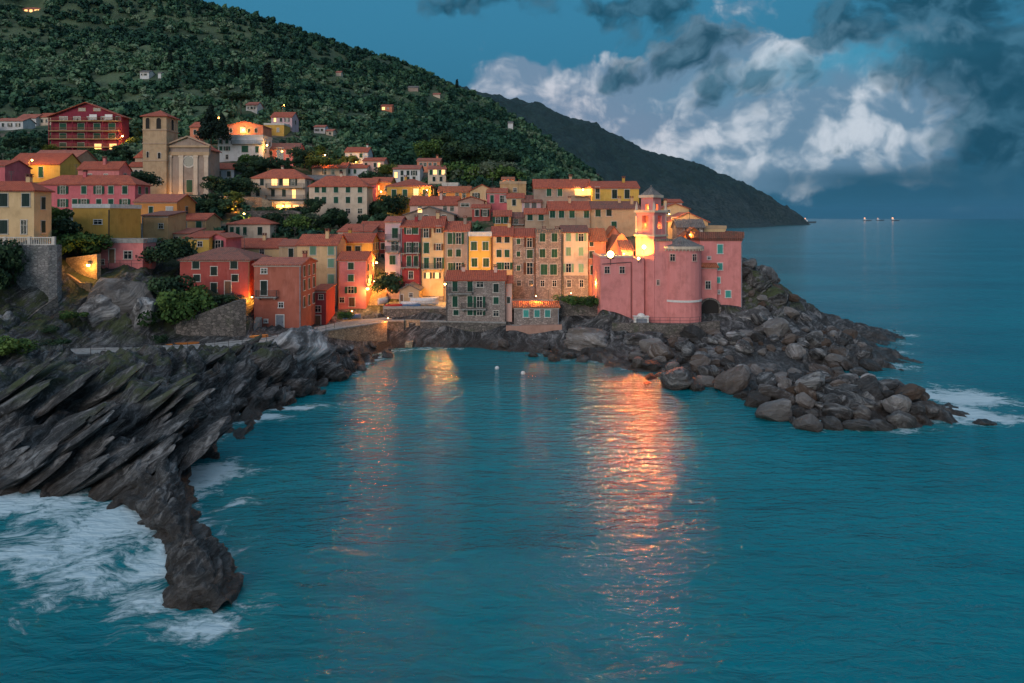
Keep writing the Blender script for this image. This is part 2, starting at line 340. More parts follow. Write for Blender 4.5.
CTRL = []          # ground control points (x, y, z)
RECTS = []         # pixel rectangles of what the vegetation must not cover, with depth
SPECS = []
def house(label, x0, x1, eave, base, Y, d=8, roof='g', ridge=None, wall='pink', rmat='tile_red', w=(), sw=None, rz=0, fnd=3.5, chim=(), balc=(), name='house', cat='house',
          stone_to=None, frame='trim', ov=.35, ctrl=True, vent=0, group=None):
    xc = (x0+x1)/2; a = P(xc, base, Y); H = lambda py, yy=0: CH+(218-py)/F*(Y+yy)-a.z
    W = (x1-x0)/F*Y; lx = lambda px: (px-xc)/F*Y; ze = H(eave)
    root = thing(name, label, cat, a, R(rz), group)
    if ctrl:
        for px in (x0, x1): q = P(px, base, Y); CTRL.append((q.x, q.y, q.z))
    RECTS.append((x0-1, x1+1, (ridge or eave)-1, base, Y))
    m = MB(); t = .2
    if roof == 'g':
        zr = min(max(H(ridge, d/2)-t, ze+.5), ze+d*.36) if ridge else ze+d*.2
        m.prism([(0, -fnd), (d, -fnd), (d, ze+.08), (d/2, zr+.08), (0, ze+.08)], -W/2, W/2, 'x')
    elif roof == 'f':
        zr = H(ridge)-t if ridge else ze+W*.2
        m.prism([(-W/2, -fnd), (W/2, -fnd), (W/2, ze+.08), (0, zr+.08), (-W/2, ze+.08)], 0, d, 'y')
    elif roof == 's':
        zr = H(ridge, d)-t if ridge else ze+d*.25
        zr = min(max(zr, ze+.4), ze+d*.5); m.prism([(0, -fnd), (d, -fnd), (d, zr+.08), (0, ze+.08)], -W/2, W/2, 'x')
    else: m.box(-W/2, W/2, 0, d, -fnd, ze+.05)
    m.build('wall', wall, root)
    r = MB()
    if roof == 'g': roof_gable(r, -W/2-.25, W/2+.25, (0, d), ze, zr, ov, t, 'x')
    elif roof == 'f': roof_gable(r, -ov, d+ov, (-W/2, W/2), ze, zr, ov, t, 'y')
    elif roof == 's': sl = (zr-ze)/d; r.prism([(-ov, ze-ov*sl), (d+ov, zr+ov*sl), (d+ov, zr+ov*sl+t), (-ov, ze-ov*sl+t)], -W/2-.25, W/2+.25, 'x')
    elif roof == 'h':
        hd = min(W, d)/2; zr = H(ridge, hd)-t if ridge else ze+hd*.4
        zr = min(max(zr, ze+.5), ze+hd*.75); roof_hip(r, -W/2, W/2, 0, d, ze, zr, ov, t)
    elif roof in 'tb':
        th = .5 if roof == 't' else .25
        r.box(-W/2-.1, W/2+.1, -.1, d+.1, ze, ze+.18)
        for bx in ((-W/2-.1, W/2+.1, -.1, .1), (-W/2-.1, W/2+.1, d-.1, d+.1), (-W/2-.1, -W/2+.1, .1, d-.1), (W/2-.1, W/2+.1, .1, d-.1)): r.box(*bx, ze+.18, ze+.18+th)
        zr = ze
    ro = r.build('roof', rmat, root)
    if roof not in 'tb':
        c = MB(); c.box(-W/2-.04, W/2+.04, -.1, -.003, ze-.26, ze-.1); c.build('cornice', 'trim', root) if roof != 'f' else None
    else:
        pass
    for cx, cy in chim: chimney(ro, lx(cx), cy*d, (zr if roof != 't' else ze)-.5, mt=wall if wall in PL else 'blush')
    if stone_to:
        zs = H(stone_to); c = MB(); c.box(-W/2-.05, W/2+.05, -.06, d, -fnd, zs); c.build('stone_base', 'stone_wall', root)
    rkw = random.Random(label+'w')
    for it in w:
        st, cols, rows = it[:3]; ww, hh = it[3] if len(it) > 3 else (1., 1.6)
        for q in rows:
            for px in cols: add_window(root, lx(px), (-.06 if stone_to and q > stone_to else 0), H(q), 0, (st.upper() if st in 'gdp' and ww < 1.05 and rkw.random() < .2 else st), ww, hh, frame)
    if sw:
        st, n, rows = sw[:3]; ww, hh = sw[3] if len(sw) > 3 else (.9, 1.5); left = xc > 512
        for q in rows:
            for k in range(n):
                yy = d*(k+.6)/(n+.2)
                add_window(root, -W/2 if left else W/2, yy, H(q), R(-90 if left else 90), st[k % len(st)], ww, hh, frame)
    for b in balc: balcony(root, lx(b[0]), lx(b[1]), H(b[2]), b[3] if len(b) > 3 else .9)
    rk = random.Random(label)
    if Y < 175 and roof in 'ghst' and W > 3.5 and rk.random() < .5:
        ax = rk.uniform(-.35, .35)*W; hh = rk.uniform(1.4, 2.6); am = MB(); am.box(-.03, .03, -.03, .03, -.9, hh)
        for k in range(3): am.box(-.5+.1*k, .5-.1*k, -.02, .02, hh-.1-.22*k, hh-.06-.22*k)
        am.build('antenna', 'iron', ro, loc=(ax, d*.5, zr+.1))
    if Y < 135 and W > 3.5:
        dm = MB(); dx = (W/2-.12)*(1 if rk.random() < .5 else -1); dm.box(dx-.06, dx+.06, -.17, -.05, -fnd, ze-.27); dm.build('drain_pipe', rk.choice(['iron', 'rust', 'grey_door']), root)
    return root

# ------------------------------------------------------------------ lamps
LAMP = 2.6
WARM = (1., .43, .07); ORNG = (1., .31, .04)
def plight(parent, loc, e, c=WARM, r=.25):
    l = bpy.data.lights.new('lamp_light', 'POINT'); l.energy = e*LAMP; l.color = c; l.shadow_soft_size = r
    o = bpy.data.objects.new('lamp_light', l); COL.objects.link(o); o.parent = parent; o.location = loc; return o
def spot(parent, loc, target, e, c=WARM, half=30., r=.3, blend=.35):
    l = bpy.data.lights.new('flood_or_streak_light', 'SPOT'); l.energy = e; l.color = c; l.shadow_soft_size = r; l.spot_size = R(2*half); l.spot_blend = blend
    o = bpy.data.objects.new('flood_or_streak_light', l); COL.objects.link(o); o.parent = parent; o.location = loc; o.rotation_euler = (Vector(target)-Vector(loc)).to_track_quat('-Z', 'Y').to_euler(); return o
def flood(label, px, py, Y, s=1., inward=0, glow='lamp_glow'):
    q = P(px, py, Y); root = thing('floodlight', label, 'floodlight', q)
    m = MB(); m.cyl((0, 0), .05, .05, -.9*s, -.3*s, 6); m.box(-.3*s, .3*s, -.05, .05, -.36*s, -.3*s); m.build('stand', 'iron', root)
    m = MB(); n = 14; rg = lambda r, y: [(r*math.cos(2*math.pi*k/n), y, r*math.sin(2*math.pi*k/n)) for k in range(n)]
    m.rings([rg(.12*s, .34*s), rg(.30*s, .2*s), rg(.36*s, -.1*s), rg(.32*s, -.1*s), rg(.30*s, -.02*s)], True); hd = m.build('housing', 'iron', root)
    m = MB(); m.rings([rg(.3*s, -.025*s), rg(.24*s, -.07*s), rg(.02, -.1*s)], True); m.build('lens', glow, hd); return root
def street_lamp(label, px, py, Y, h=5., e=250, c=WARM, glow='lamp_glow', s=1., side=1):
    """py is where the lit lantern shows"""
    q = P(px, py, Y); root = thing('street_lamp', label, 'street lamp', (q.x-side*.7, q.y, q.z-h))
    m = MB(); m.cyl((0, 0), .09, .05, -1., h+.1, 8); m.cyl((0, 0), .16, .12, -1, .6, 8); m.build('pole', 'iron', root)
    m = MB(); m.tube((0, 0, h), (side*.7, 0, h+.25), .035); m.build('arm', 'iron', root)
    m = MB(); m.cyl((side*.7, 0), .1*s, .26*s, h+.1, h+.24, 8); hd = m.build('lamp_head', 'iron', root)
    m = MB(); m.ball((side*.7, 0, h-.03), .2*s); m.build('bulb', glow, hd); plight(root, (side*.7, -.1, h-.45*s), e, c); return root
def wall_lamp(label, px, py, Y, e=200, c=WARM, glow='lamp_glow', s=1., off=(0, -.5, -.1)):
    q = P(px, py, Y); root = thing('wall_lamp', label, 'wall lamp', q)
    m = MB(); m.box(-.06, .06, .45, .5, -.1, .3); m.tube((0, .47, .2), (0, 0, .25), .03); m.build('bracket', 'iron', root)
    m = MB(); m.cyl((0, 0), .2*s, .05, .08*s, .28*s, 8); hd = m.build('lamp_shade', 'iron', root)
    m = MB(); m.ball((0, 0, 0), .18*s); m.build('bulb', glow, hd); plight(root, off, e, c); return root
# ================================================================== THE HOUSES
S1 = (.85, 1.35); S2 = (.9, 1.7); DR = (1.0, 2.3); SQ = (.8, .9)
# --- left edge, near
house('cream house above a balustraded stone terrace wall', -34, 34, 190, 236, 100, 3.8, 'h', 181, 'cream', 'tile_red', [('d', [4, 26], [200], (1.1, 1.9)), ('d', [4], [227], (1.1, 2.)), ('o', [24], [227], (.8, 2.))], ('d', 1, [203, 227], (.8, 1.8)), chim=[(20, .5)], fnd=5)
house('mustard yellow flat roofed house with one small white window', 73, 110, 208, 241, 113, 9.4, 't', None, 'gold', 'white_trim', [('o', [98], [222], (1.3, .7))], None, frame='white_trim', fnd=4)
house('low pink terrace house under the mustard yellow house, on the cliff edge', 96, 143, 243, 267, 108.5, 4, 't', None, 'pink', 'concrete', [('#', [112], [256], (.9, 2.2)), ('o', [102], [262], (.7, .8)), ('o', [128], [255], (1.2, 1.2))], None, fnd=2.5)
house('large pink red house with six dark green shuttered bays, behind the mustard house', 38, 135, 184, 212, 141, 6, 'h', 175, 'rose', 'tile_red', [('g', [63, 84, 99, 111, 125], [190, 203], (1., 1.6)), ('g', [75], [203], (1., 1.6))], ('g', 2, [190, 203]), chim=[(78, .4)])
house('low yellow house with green door behind the large pink red house', 8, 60, 164, 184, 166, 9, 'g', 153, 'yellow', 'tile_red', [('g', [41], [172], (1.1, 2.6)), ('o', [16, 20], [173], S2)], None)
house('pink gabled house to the right of the low yellow house', 78, 119, 169, 187, 158, 5, 'g', 159, 'pink', 'tile_red', [('o', [90, 106], [177], S1)], ('o', 1, [176]), chim=[(101, .3)])
house('house mostly hidden, its red roof showing just below the wine red hotel', 30, 76, 158, 168, 178, 9, 'g', 150, 'beige', 'tile_rose', [('d', [40, 66], [163], S1)])
house('pink house cut by the left border, behind the cream house', -20, 5, 166, 184, 150, 8, 'g', 160, 'rose', 'tile_red', [('d', [-4], [174], S1)])
for a in (('white cottage with a red roof at the far left under the wood', -4, 23, 121, 129, 268, 7, 'g', 118, 'white', 'tile_rose', [('d', [3, 10, 18], [125], S1)]),
          ('long white cottage left of the wine red hotel', 18, 36, 118, 126, 282, 7, 'g', 114, 'white', 'tile_rose', [('d', [23, 30], [122], S1)]),
          ('white cottage touching the left side of the wine red hotel', 38, 53, 117, 126, 284, 7, 'g', 113, 'pale', 'tile_red', [('d', [42, 48], [121], S1)])): house(*a)
# --- houses stepping down from the hill church to the red houses
house('ochre orange house with two shuttered windows below the hill church', 134, 177, 202, 222, 138, 8, 'g', 194, 'orange', 'tile_rose', [('g', [151], [210], S1), ('w', [168, 171], [210], (.7, 1.3))], ('d', 1, [210]))
house('plain ochre house beside the mustard house, dark lean-to roof', 142, 168, 216, 240, 127, 7, 's', 211, 'ochre', 'tile_brown', [('o', [161], [226], SQ)])
house('small ochre house with two green shutters under a bright red roof', 176, 206, 220, 233, 139, 7, 'g', 213, 'ochre', 'tile_red', [('g', [184, 199], [225], (1.1, 1.5))])
house('low sand coloured house with a lean-to roof above the round tree', 167, 190, 234, 244, 129, 6, 's', 228, 'sand', 'tile_rose', [('o', [176], [239], SQ)])
house('small yellow house with a lean-to roof behind the brick red house', 185, 209, 238, 252, 123, 6, 's', 231, 'yellow', 'tile_red', [('o', [200], [244], SQ)])
house('small bright pink gabled house behind the brick red house', 208, 226, 238, 253, 124.5, 7, 'f', 233, 'rose', 'tile_rose', [('d', [218], [245], S2)])
house('brick red house with a dark brown hipped roof above the sloping stone wall', 180, 250, 260, 297, 111, 9, 'h', 247, 'red', 'tile_brown', [('d', [196, 234], [265], (1.05, 1.25)), ('d', [214], [271], (1., 1.4)), ('d', [197, 235], [278], (1., 1.15)), ('d', [214], [289], (1., 2.)), ('#', [228], [288], (1., 2.2))], ('d', 2, [266, 280]), frame='trim')
house('small cream house with a hipped roof standing alone in the gardens', 228, 270, 224, 239, 152, 8, 'h', 217, 'pale', 'tile_red', [('g', [232, 238, 245], [231], (.8, 1.8)), ('d', [260], [231], (1., 1.8))], ('d', 1, [231]))
house('low wide house with a long red roof below the small cream house', 228, 279, 248, 262, 136, 9, 'g', 238, 'cream', 'tile_red', [('o', [236, 262], [252], S1)], chim=[(258, .4)])
house('narrow ochre house with one tall dark window beside the long red roof', 279, 298, 246, 264, 133, 7, 'g', 239, 'sand', 'tile_rose', [('d', [291], [254], (.9, 2.2))])
# red house by the water
house('tall brick red house by the rocks with a small balcony and grey door', 254, 301, 265, 328, 109, 8.4, 'g', 257, 'redorange', 'tile_rose', [('o', [264], [271], (.9, .8)), ('d', [264], [288], (1., 2.3)), ('o', [281], [305], (.65, .75)), ('o', [266], [321], (.5, .5)), ('%', [280], [322], (1.2, 2.2))], ('d', 3, [272, 286, 303], (.8, 1.7)), balc=[(257, 278, 296.5, .9)], frame='white_trim', chim=[(297, .5)], fnd=3)
house('narrow dark red annex right of the tall brick red house', 312, 326, 291, 326, 117, 6, 's', 284, 'deepred', 'tile_red', [('o', [321], [297], (.7, .8)), ('o', [318], [309], (.9, 1.)), ('#', [318], [321], (.9, 1.9))], None)
house('tall cream house with pale green shutters and a red roof', 297, 337, 245, 308, 128, 8, 'g', 234, 'cream', 'tile_red', [('p', [313, 331], [250.5, 263], (1.1, 1.55)), ('p', [331], [280], (1.1, 2.1)), ('o', [332], [297], (.8, 1.2)), ('o', [305], [285], SQ)], None, chim=[(324, .3)], frame='trim')
house('tall pink house beside the lit stairs, three green windows in a column', 338, 366, 260, 309, 125.5, 7, 'g', 251, 'pink', 'tile_red', [('g', [351], [266, 278, 290], (1., 1.2)), ('b', [352], [302], (1., 1.6)), ('o', [342], [300], SQ)], ('d', 2, [268, 280], (.8, 1.2)))
house('yellow house with two dark windows behind the tall pink house', 340, 372, 242, 264, 135, 7, 'g', 233, 'gold', 'tile_red', [('d', [349, 358], [250], (1., 1.5))], ('d', 3, [247, 258], (.8, 1.3)), chim=[(345, .6)])
house('pale house with a long red roof behind the yellow house by the stairs', 338, 372, 232, 244, 144, 8, 's', 224, 'pale', 'tile_red', [('d', [342], [237], SQ)])
house('bright red house at the top of the lit stairs', 372, 387, 239, 272, 146, 7, 'g', 232, 'red', 'tile_red', [('d', [376, 383], [246, 257], (.8, 1.3))])
house('small red house with two roofs stepping above the lit stairs', 360, 386, 228, 238, 150, 7, 'g', 221, 'red', 'tile_red', [('d', [380], [233], SQ)])
# --- garden terraces, big villas
house('cream villa with lit balconies and a red hipped roof', 251, 305, 178, 204, 188, 9, 'h', 169, 'pale', 'tile_red', [('L', [274.5, 286], [182], (1.6, 1.9)), ('d', [262, 281, 293], [182], (1., 1.9)), ('d', [258, 273, 284], [193], (1., 2.)), ('L', [294], [194], (1., 2.4))], ('d', 2, [183, 194]), balc=[(267, 305, 187.5, 1.3), (267, 305, 199, 1.4)], name='villa', cat='villa', chim=[(276, .6)])
house('low lit garden room under the cream villa', 272, 304, 204, 214, 184.5, 3, 't', None, 'sand', 'concrete', [('L', [279, 288, 296], [208], (1.4, 1.6))])
house('dark red house between the cream villa and the green shuttered block', 301, 331, 180, 204, 196, 8, 'g', 175, 'deepred', 'slate_grey', [('w', [305], [184], (.9, 1.8)), ('d', [314], [184], S1)])
house('big pale block with bright green shutters and a hipped roof', 309, 367, 186, 225, 175, 7, 'h', 175, 'pale', 'tile_red', [('g', [317, 324, 336, 348, 360], [189.5, 200], (1.15, 1.6)), ('o', [348, 360], [211], (1.1, 1.2)), ('g', [360], [219.5], (1.1, 1.3))], None, chim=[(338, .5)])
house('crimson house right of the green shuttered block', 352, 376, 184, 208, 189, 8, 'g', 178, 'rose', 'tile_red', [('d', [370], [190, 200], S1)])
house('orange house with a lamp lit front and small terrace', 371, 391, 182, 206, 192, 8, 'g', 177, 'orange', 'tile_red', [('L', [378], [188], S1), ('o', [386], [189], S1), ('d', [376, 386], [199], S1)], balc=[(371, 391, 194, 1.2)])
house('low white house with an arched window and red roof', 312, 346, 168, 179, 216, 8, 'g', 162.5, 'pale', 'tile_red', [('o', [325, 333], [172], S2), ('d', [341], [172], S1)])
house('low white house with two green windows, right of the arched one', 343, 367, 168, 178, 219, 8, 'g', 164, 'white', 'tile_red', [('g', [349, 355], [171.5], S1)], ('d', 1, [172]))
house('white house with a red mansard roof above glowing bushes', 345, 368, 152, 165, 233, 8, 'g', 147, 'white', 'tile_red', [('g', [361], [155.5], (1., 1.5)), ('o', [351], [156], S1)], chim=[(365, .5)])
house('small pink house with two red roofs next to the white mansard house', 363, 384, 161, 175, 222, 8, 'g', 157.5, 'blush', 'tile_red', [('d', [366, 375], [165], S1), ('L', [379], [165], S1)])
house('white flat roofed house with green double doors on the upper slope', 218, 263, 137, 163, 214, 8, 't', None, 'white', 'trim', [('g', [221, 227], [141.5, 148.5], (.9, 1.3)), ('g', [245], [149], (2., 2.)), ('g', [257], [149.5], (1., 2.)), ('o', [227], [157], S1)], ('d', 2, [142, 150]), balc=[(232, 263, 144, 1.)])
house('pink gabled house standing on top of the white flat roofed house', 226, 263, 126, 138, 223.5, 8, 'f', 121, 'salmon', 'tile_rose', [('L', [243], [130], (1.7, 1.6)), ('d', [231, 249, 256], [130.5], S1)])
house('salmon house behind the dark pine right of the hill church', 190, 204, 127, 139, 226, 8, 'g', 122, 'salmon', 'tile_red', [('d', [195], [132], S1)])
house('pink house with a dark recessed middle bay', 264, 298, 149, 167, 220, 8, 'g', 143, 'pink', 'tile_brown', [('d', [271], [153.5], S1), ('o', [280], [154], (2., 4.)), ('d', [288], [152, 160], (1.1, 1.5))], ('d', 1, [153]))
house('low yellow house below the tall pale pink house', 264, 284, 125, 136, 243, 7, 't', None, 'gold', 'trim', [('o', [270, 278], [130], S1)])
house('tall pale pink house with lit windows high on the slope', 271, 292, 117, 130, 251, 8, 'g', 112, 'lilac', 'tile_red', [('L', [275], [120], S1), ('d', [281, 287], [120, 126], S1)], ('d', 1, [121]))
house('tiny white house with a brown roof alone among olive trees', 314, 325, 127, 134, 268, 6, 'g', 125, 'white', 'tile_rose', [('d', [317, 322], [130], SQ)])
house('tiny white annex just right of the tiny white house', 326, 333, 131, 136, 266, 6, 'g', 129, 'pale', 'tile_rose', [('d', [330], [133.5], SQ)])
house('blue grey house with a red roof right of the hill church', 209, 234, 169, 182, 197, 8, 'g', 163, 'bluegrey', 'tile_red', [('d', [212, 219, 229], [174], (1.1, 1.6))])
for a in (('white farmhouse with a chimney on the olive slope above the church', 140, 149, 72, 77.5, 330, 6, 'g', 70.5, 'white', 'slate_grey', [('d', [143, 146], [74.5], SQ)]),
          ('tiny white shed right of the white farmhouse', 158, 161, 73, 78, 331, 4, 'g', 72, 'white', 'slate_grey', []),
          ('white house with a pink roof beside a wide pine', 246, 257, 105, 112, 272, 7, 'g', 102, 'white', 'tile_rose', [('d', [250, 253], [108], SQ)]),
          ('red lit cottage alone in the dark middle of the hill', 381, 392, 106, 111.5, 385, 7, 'g', 104.5, 'salmon', 'tile_red', [('L', [383.5], [108.5], (1.6, 1.6)), ('o', [388], [108.5], SQ)]),
          ('white cottage at the foot of the dark wood', 508, 514, 157, 161, 305, 5, 'g', 155.5, 'white', 'tile_rose', [('d', [511], [159], SQ)]),
          ('white cottage near the wood edge below the ridge', 336, 341, 72.5, 75.5, 420, 5, 'g', 71, 'pale', 'tile_rose', []),
          ('long grey cottage under the ridge trees', 408, 418, 87.5, 91, 470, 7, 'g', 86, 'greige', 'slate_grey', []),
          ('pale cottage below the ridge, right of the long grey cottage', 433, 440, 94.5, 98, 480, 6, 'g', 93, 'pale', 'tile_rose', []),
          ('pale cottage on the open slope near the far wood', 508, 513, 123, 127, 420, 6, 'g', 121.5, 'white', 'slate_grey', []),
          ('long lit house high up in the wood at the top left', 23, 41, 9, 13.5, 440, 8, 'g', 6.5, 'salmon', 'tile_rose', [('L', [26, 31, 36, 39], [11], (1.9, 1.9))])): house(*a)
# --- upper middle
house('yellow house with a hipped red roof and one lit window', 387, 431, 186, 216, 172, 10, 'h', 179, 'gold', 'tile_red', [('g', [394, 405], [193], (1.1, 1.7)), ('L', [416], [192], (1.2, 1.6)), ('d', [425], [193], (1.1, 1.7)), ('d', [395, 404, 416, 425], [205], (1.1, 1.6))], ('L', 1, [191]), balc=[(397, 423, 198, 1.)], chim=[(402, .6)])
house('white blue house with a brown roof left of the cream lit house', 393, 420, 169, 183, 206, 8, 'g', 165, 'white', 'tile_rose', [('L', [396], [175], S2), ('d', [402, 408, 414], [173, 179], S1)])
house('pink house with a row of small dark windows, topmost above the village', 417, 440, 161, 172, 218, 8, 'g', 158, 'salmon', 'tile_rose', [('o', [421, 425, 430, 435], [164.5], (.9, 1.1))], chim=[(436, .5)])
house('cream house with two amber windows below the topmost pink house', 428, 446, 169, 183, 200, 8, 'g', 165.5, 'pale', 'tile_rose', [('g', [431, 440], [172.5], (.8, 1.5)), ('L', [435, 443], [172], (1., 1.4)), ('d', [434, 441], [179], S1)])
house('small white flat roofed house under the trees', 442, 458, 185, 192, 186, 6, 't', None, 'white', 'trim', [('o', [446, 452], [188], (1.4, 1.))])
house('long orange house with a brick red roof', 438, 470, 192, 202, 173, 7, 'g', 186, 'orange', 'tile_orange', [('o', [444, 457, 464], [195.5], S1)])
house('pale yellow gabled house right of the long orange house', 470, 494, 191, 206, 167, 8, 'f', 184, 'cream', 'tile_red', [('d', [476], [196], S1), ('d', [488], [196], S2)])
house('wide pink house with a broad red roof and chimneys', 410, 458, 205, 216, 158, 8, 'g', 196, 'blush', 'tile_red', [('o', [420, 445, 452], [208], S1)], chim=[(440, .3), (424, .6)])
house('brown pink gabled house with one wide dark window', 458, 484, 201, 217, 154.5, 8, 'f', 196, 'brownpink', 'tile_red', [('o', [465], [205], (1.8, .7)), ('d', [476], [208], S1)])
house('coral red house with dark shutters', 487, 507, 193, 212, 161, 8, 's', 188, 'rose', 'tile_red', [('g', [492], [199], (.8, 1.8)), ('o', [503], [199], (1.4, 1.6)), ('w', [505.6], [199], (.4, 1.6))])
house('little red house with a low roof in front of the coral red house', 472, 490, 208, 220, 149.5, 6, 'g', 204, 'red', 'tile_red', [('d', [477, 485], [213], S1)])
house('ochre house with a terrace on top at the village skyline', 500, 526, 184, 200, 169, 8, 't', None, 'ochre', 'sand', [('o', [505, 515], [190], SQ)], chim=[(520, .4)])
house('orange penthouse hut on the skyline terrace', 502, 514, 180, 186, 172, 4, 's', 177, 'orange', 'tile_orange', [('L', [508], [183], SQ)], ctrl=False, fnd=1)
house('cream house with one dark window below the skyline terrace', 507, 524, 198, 212, 158, 7, 'g', 193, 'cream', 'tile_red', [('d', [514], [202.5], S1)])
house('grey pink house with pale shutters under a dark red roof', 522, 541, 202, 214, 157, 7, 'g', 195, 'lilac', 'tile_brown', [('y', [527, 534], [205.5], (1.1, 1.4))])
house('grey stone gabled house with a tiny lit window', 404, 454, 215, 228, 148, 8, 'f', 206, 'greige', 'slate_grey', [('L', [420], [210.5], (.9, .9)), ('o', [426, 444], [217], SQ)])
house('orange house with two green windows behind the yellow tower house', 494, 511, 216, 230, 145.5, 6, 'g', 210, 'orange', 'tile_red', [('g', [498, 506], [220], (1., 1.4))])
house('small brown house with a balcony next to the orange one', 511, 525, 218, 230, 146.5, 6, 'g', 212, 'brownpink', 'tile_brown', [('o', [516], [222], S1)], balc=[(512, 524, 224, .9)])
house('beige house with two dark green windows above the stone row', 525, 549, 214, 232, 145, 7, 'g', 208, 'beige', 'tile_red', [('g', [530, 541], [217], (1.05, 1.4))])
house('long beige house with a bright red roof above the stone row', 549, 590, 210, 232, 144, 9, 'g', 201, 'beige', 'tile_red', [('g', [552.5, 561.5, 572, 586.5], [214], (1.15, 1.6))], chim=[(571, .4)])
house('long beige house with a brown red roof running towards the bell tower', 590, 640, 209, 233, 144.6, 9, 'g', 201, 'sand', 'tile_brown', [('g', [586, 598], [213], (1.1, 1.5)), ('d', [609], [212.5], (1.1, 1.5)), ('g', [614], [224.5], (1.1, 1.3))], chim=[(622, .4), (634, .3)])
house('beige house with a lamp lit loggia at the very top of the village', 534, 591, 188, 212, 158, 9, 'g', 179, 'greige', 'tile_red', [('g', [549, 560], [192], (1.15, 1.9)), ('o', [551], [204], S1), ('L', [580.5], [191.2], (2.6, 1.7)), ('L', [587], [191.2], (2.2, 1.7))], chim=[(572, .5)], balc=[(574, 591, 195.5, 1.)])
house('yellow house with dark windows at the top right of the village', 592, 639, 188, 208, 155.5, 9, 'g', 181, 'yellow', 'tile_red', [('d', [597.5], [190, 196], (.9, 1.3)), ('d', [614.5, 627], [194], (1.05, 2.))], chim=[(626, .4)])
# --- front row along the quay
FR = 130
house('narrow grey pink house with three balconies on the left end of the quay row', 385, 400.5, 222, 300, FR+.3, 8, 'g', 216, 'lilac', 'tile_rose', [('g', [395], [233], (1.1, 1.9)), ('o', [395], [246], (1.4, 1.8)), ('g', [392.5], [260], (1.1, 1.7)), ('#', [393], [277], (1., 2.))], ('d', 2, [234, 247, 261]), balc=[(386, 400, 239.5), (386, 400, 251.5)])
house('dark red house with green shutters and long balconies in the quay row', 401, 420.5, 227, 300, FR, 8, 'g', 220, 'deepred', 'tile_red', [('g', [409, 416], [230.5], (.8, 1.3)), ('g', [409, 416], [247.5, 261], (.8, 1.9)), ('o', [411], [275], S1), ('o', [408, 416], [288], S1)], balc=[(401.5, 420, 253), (401.5, 420, 267)], chim=[(414, .4)])
house('cream house with brown shutters and a blue awning line in the quay row', 421, 443.5, 227, 306, FR-.2, 8, 'g', 216, 'cream', 'tile_red', [('B', [426], [233], (.9, 1.7)), ('B', [438.5], [229.5], (.8, 1.2)), ('g', [426.5], [248], (1., 2.)), ('B', [438.5], [247], (.8, 1.2)), ('g', [426.5, 439], [263], (.9, 2.)), ('O', [428, 437], [275.5], (.6, 1.1))], balc=[(422, 443, 268.5)], stone_to=296, chim=[(436, .4)])
house('grey brown plastered house under a wide red roof in the quay row', 444, 468.5, 231, 304, FR+.2, 9, 'g', 221, 'greige', 'tile_red', [('g', [450, 458.5], [238.5], (.95, 2.1)), ('g', [450, 458.5], [253], (.95, 1.4)), ('g', [450.5, 458.5], [267], (.9, 1.6))], chim=[(464, .35)])
yt = house('yellow house topped by a white balustrade in the quay row', 468.8, 491.5, 236, 304, FR-.3, 8, 't', None, 'yellow', 'white_trim', [('g', [474, 485.5], [246], (1.15, 1.6)), ('g', [474.5, 486], [262.5], (1.15, 1.6))], None, frame='white_trim')
house('peach house with six dark windows right of the yellow balustrade house', 491.8, 512.5, 236, 304, FR, 8, 'g', 226, 'cream', 'tile_red', [('d', [499, 507], [239.5], (.9, 1.2)), ('g', [499, 507], [253.5], (.95, 1.45)), ('g', [499, 507], [266], (.95, 1.3))], chim=[(509, .45)])
house('stone house with a wooden bay window column in the quay row', 513, 535.5, 237, 302, FR+.3, 8, 'g', 228, 'stone_wall', 'tile_red', [('g', [518.5], [241.5, 254, 268], (.7, 1.)), ('B', [529.5], [242], (.9, 2.)), ('g', [529.8], [254], (1.1, 1.6)), ('B', [529.8], [268.5], (1.1, 2.2)), ('o', [519, 531], [283], (.7, 1.))])
house('tall wide stone house with six green shutters and a roof terrace', 535.8, 562.2, 233, 302, FR-.2, 8, 't', None, 'stone_wall', 'slate_grey', [('g', [542.5, 554.5], [237.5, 253.3], (1.1, 1.55)), ('g', [544, 553.5], [269.5], (1.3, 2.)), ('o', [542.5, 554.5], [283.5], (.7, 1.1))], chim=[(545, .5), (558, .4)])
house('whitish pink house with six pale green shutters and a stone foot', 562.5, 588, 232.5, 302, FR, 8, 'g', 225, 'pale', 'tile_brown', [('p', [568.5, 581], [237, 251.5, 268], (.95, 1.6)), ('o', [569, 581.5], [283.5], (.7, 1.3))], stone_to=275.5)
house('salmon pink house at the right end of the quay row, lit orange below', 588.5, 606, 241, 302, FR+.4, 8, 'g', 228, 'salmon', 'tile_orange', [('d', [591.5], [244], (.7, .8)), ('d', [591.7], [254.5], (.9, 1.3)), ('d', [592.5], [270], (.8, 1.7)), ('o', [597], [285], (.7, 1.))])
house('orange gabled house behind the salmon pink one', 600, 628, 246, 275, 138, 8, 'f', 226, 'salmon', 'tile_orange', [('d', [610], [242], S1)])
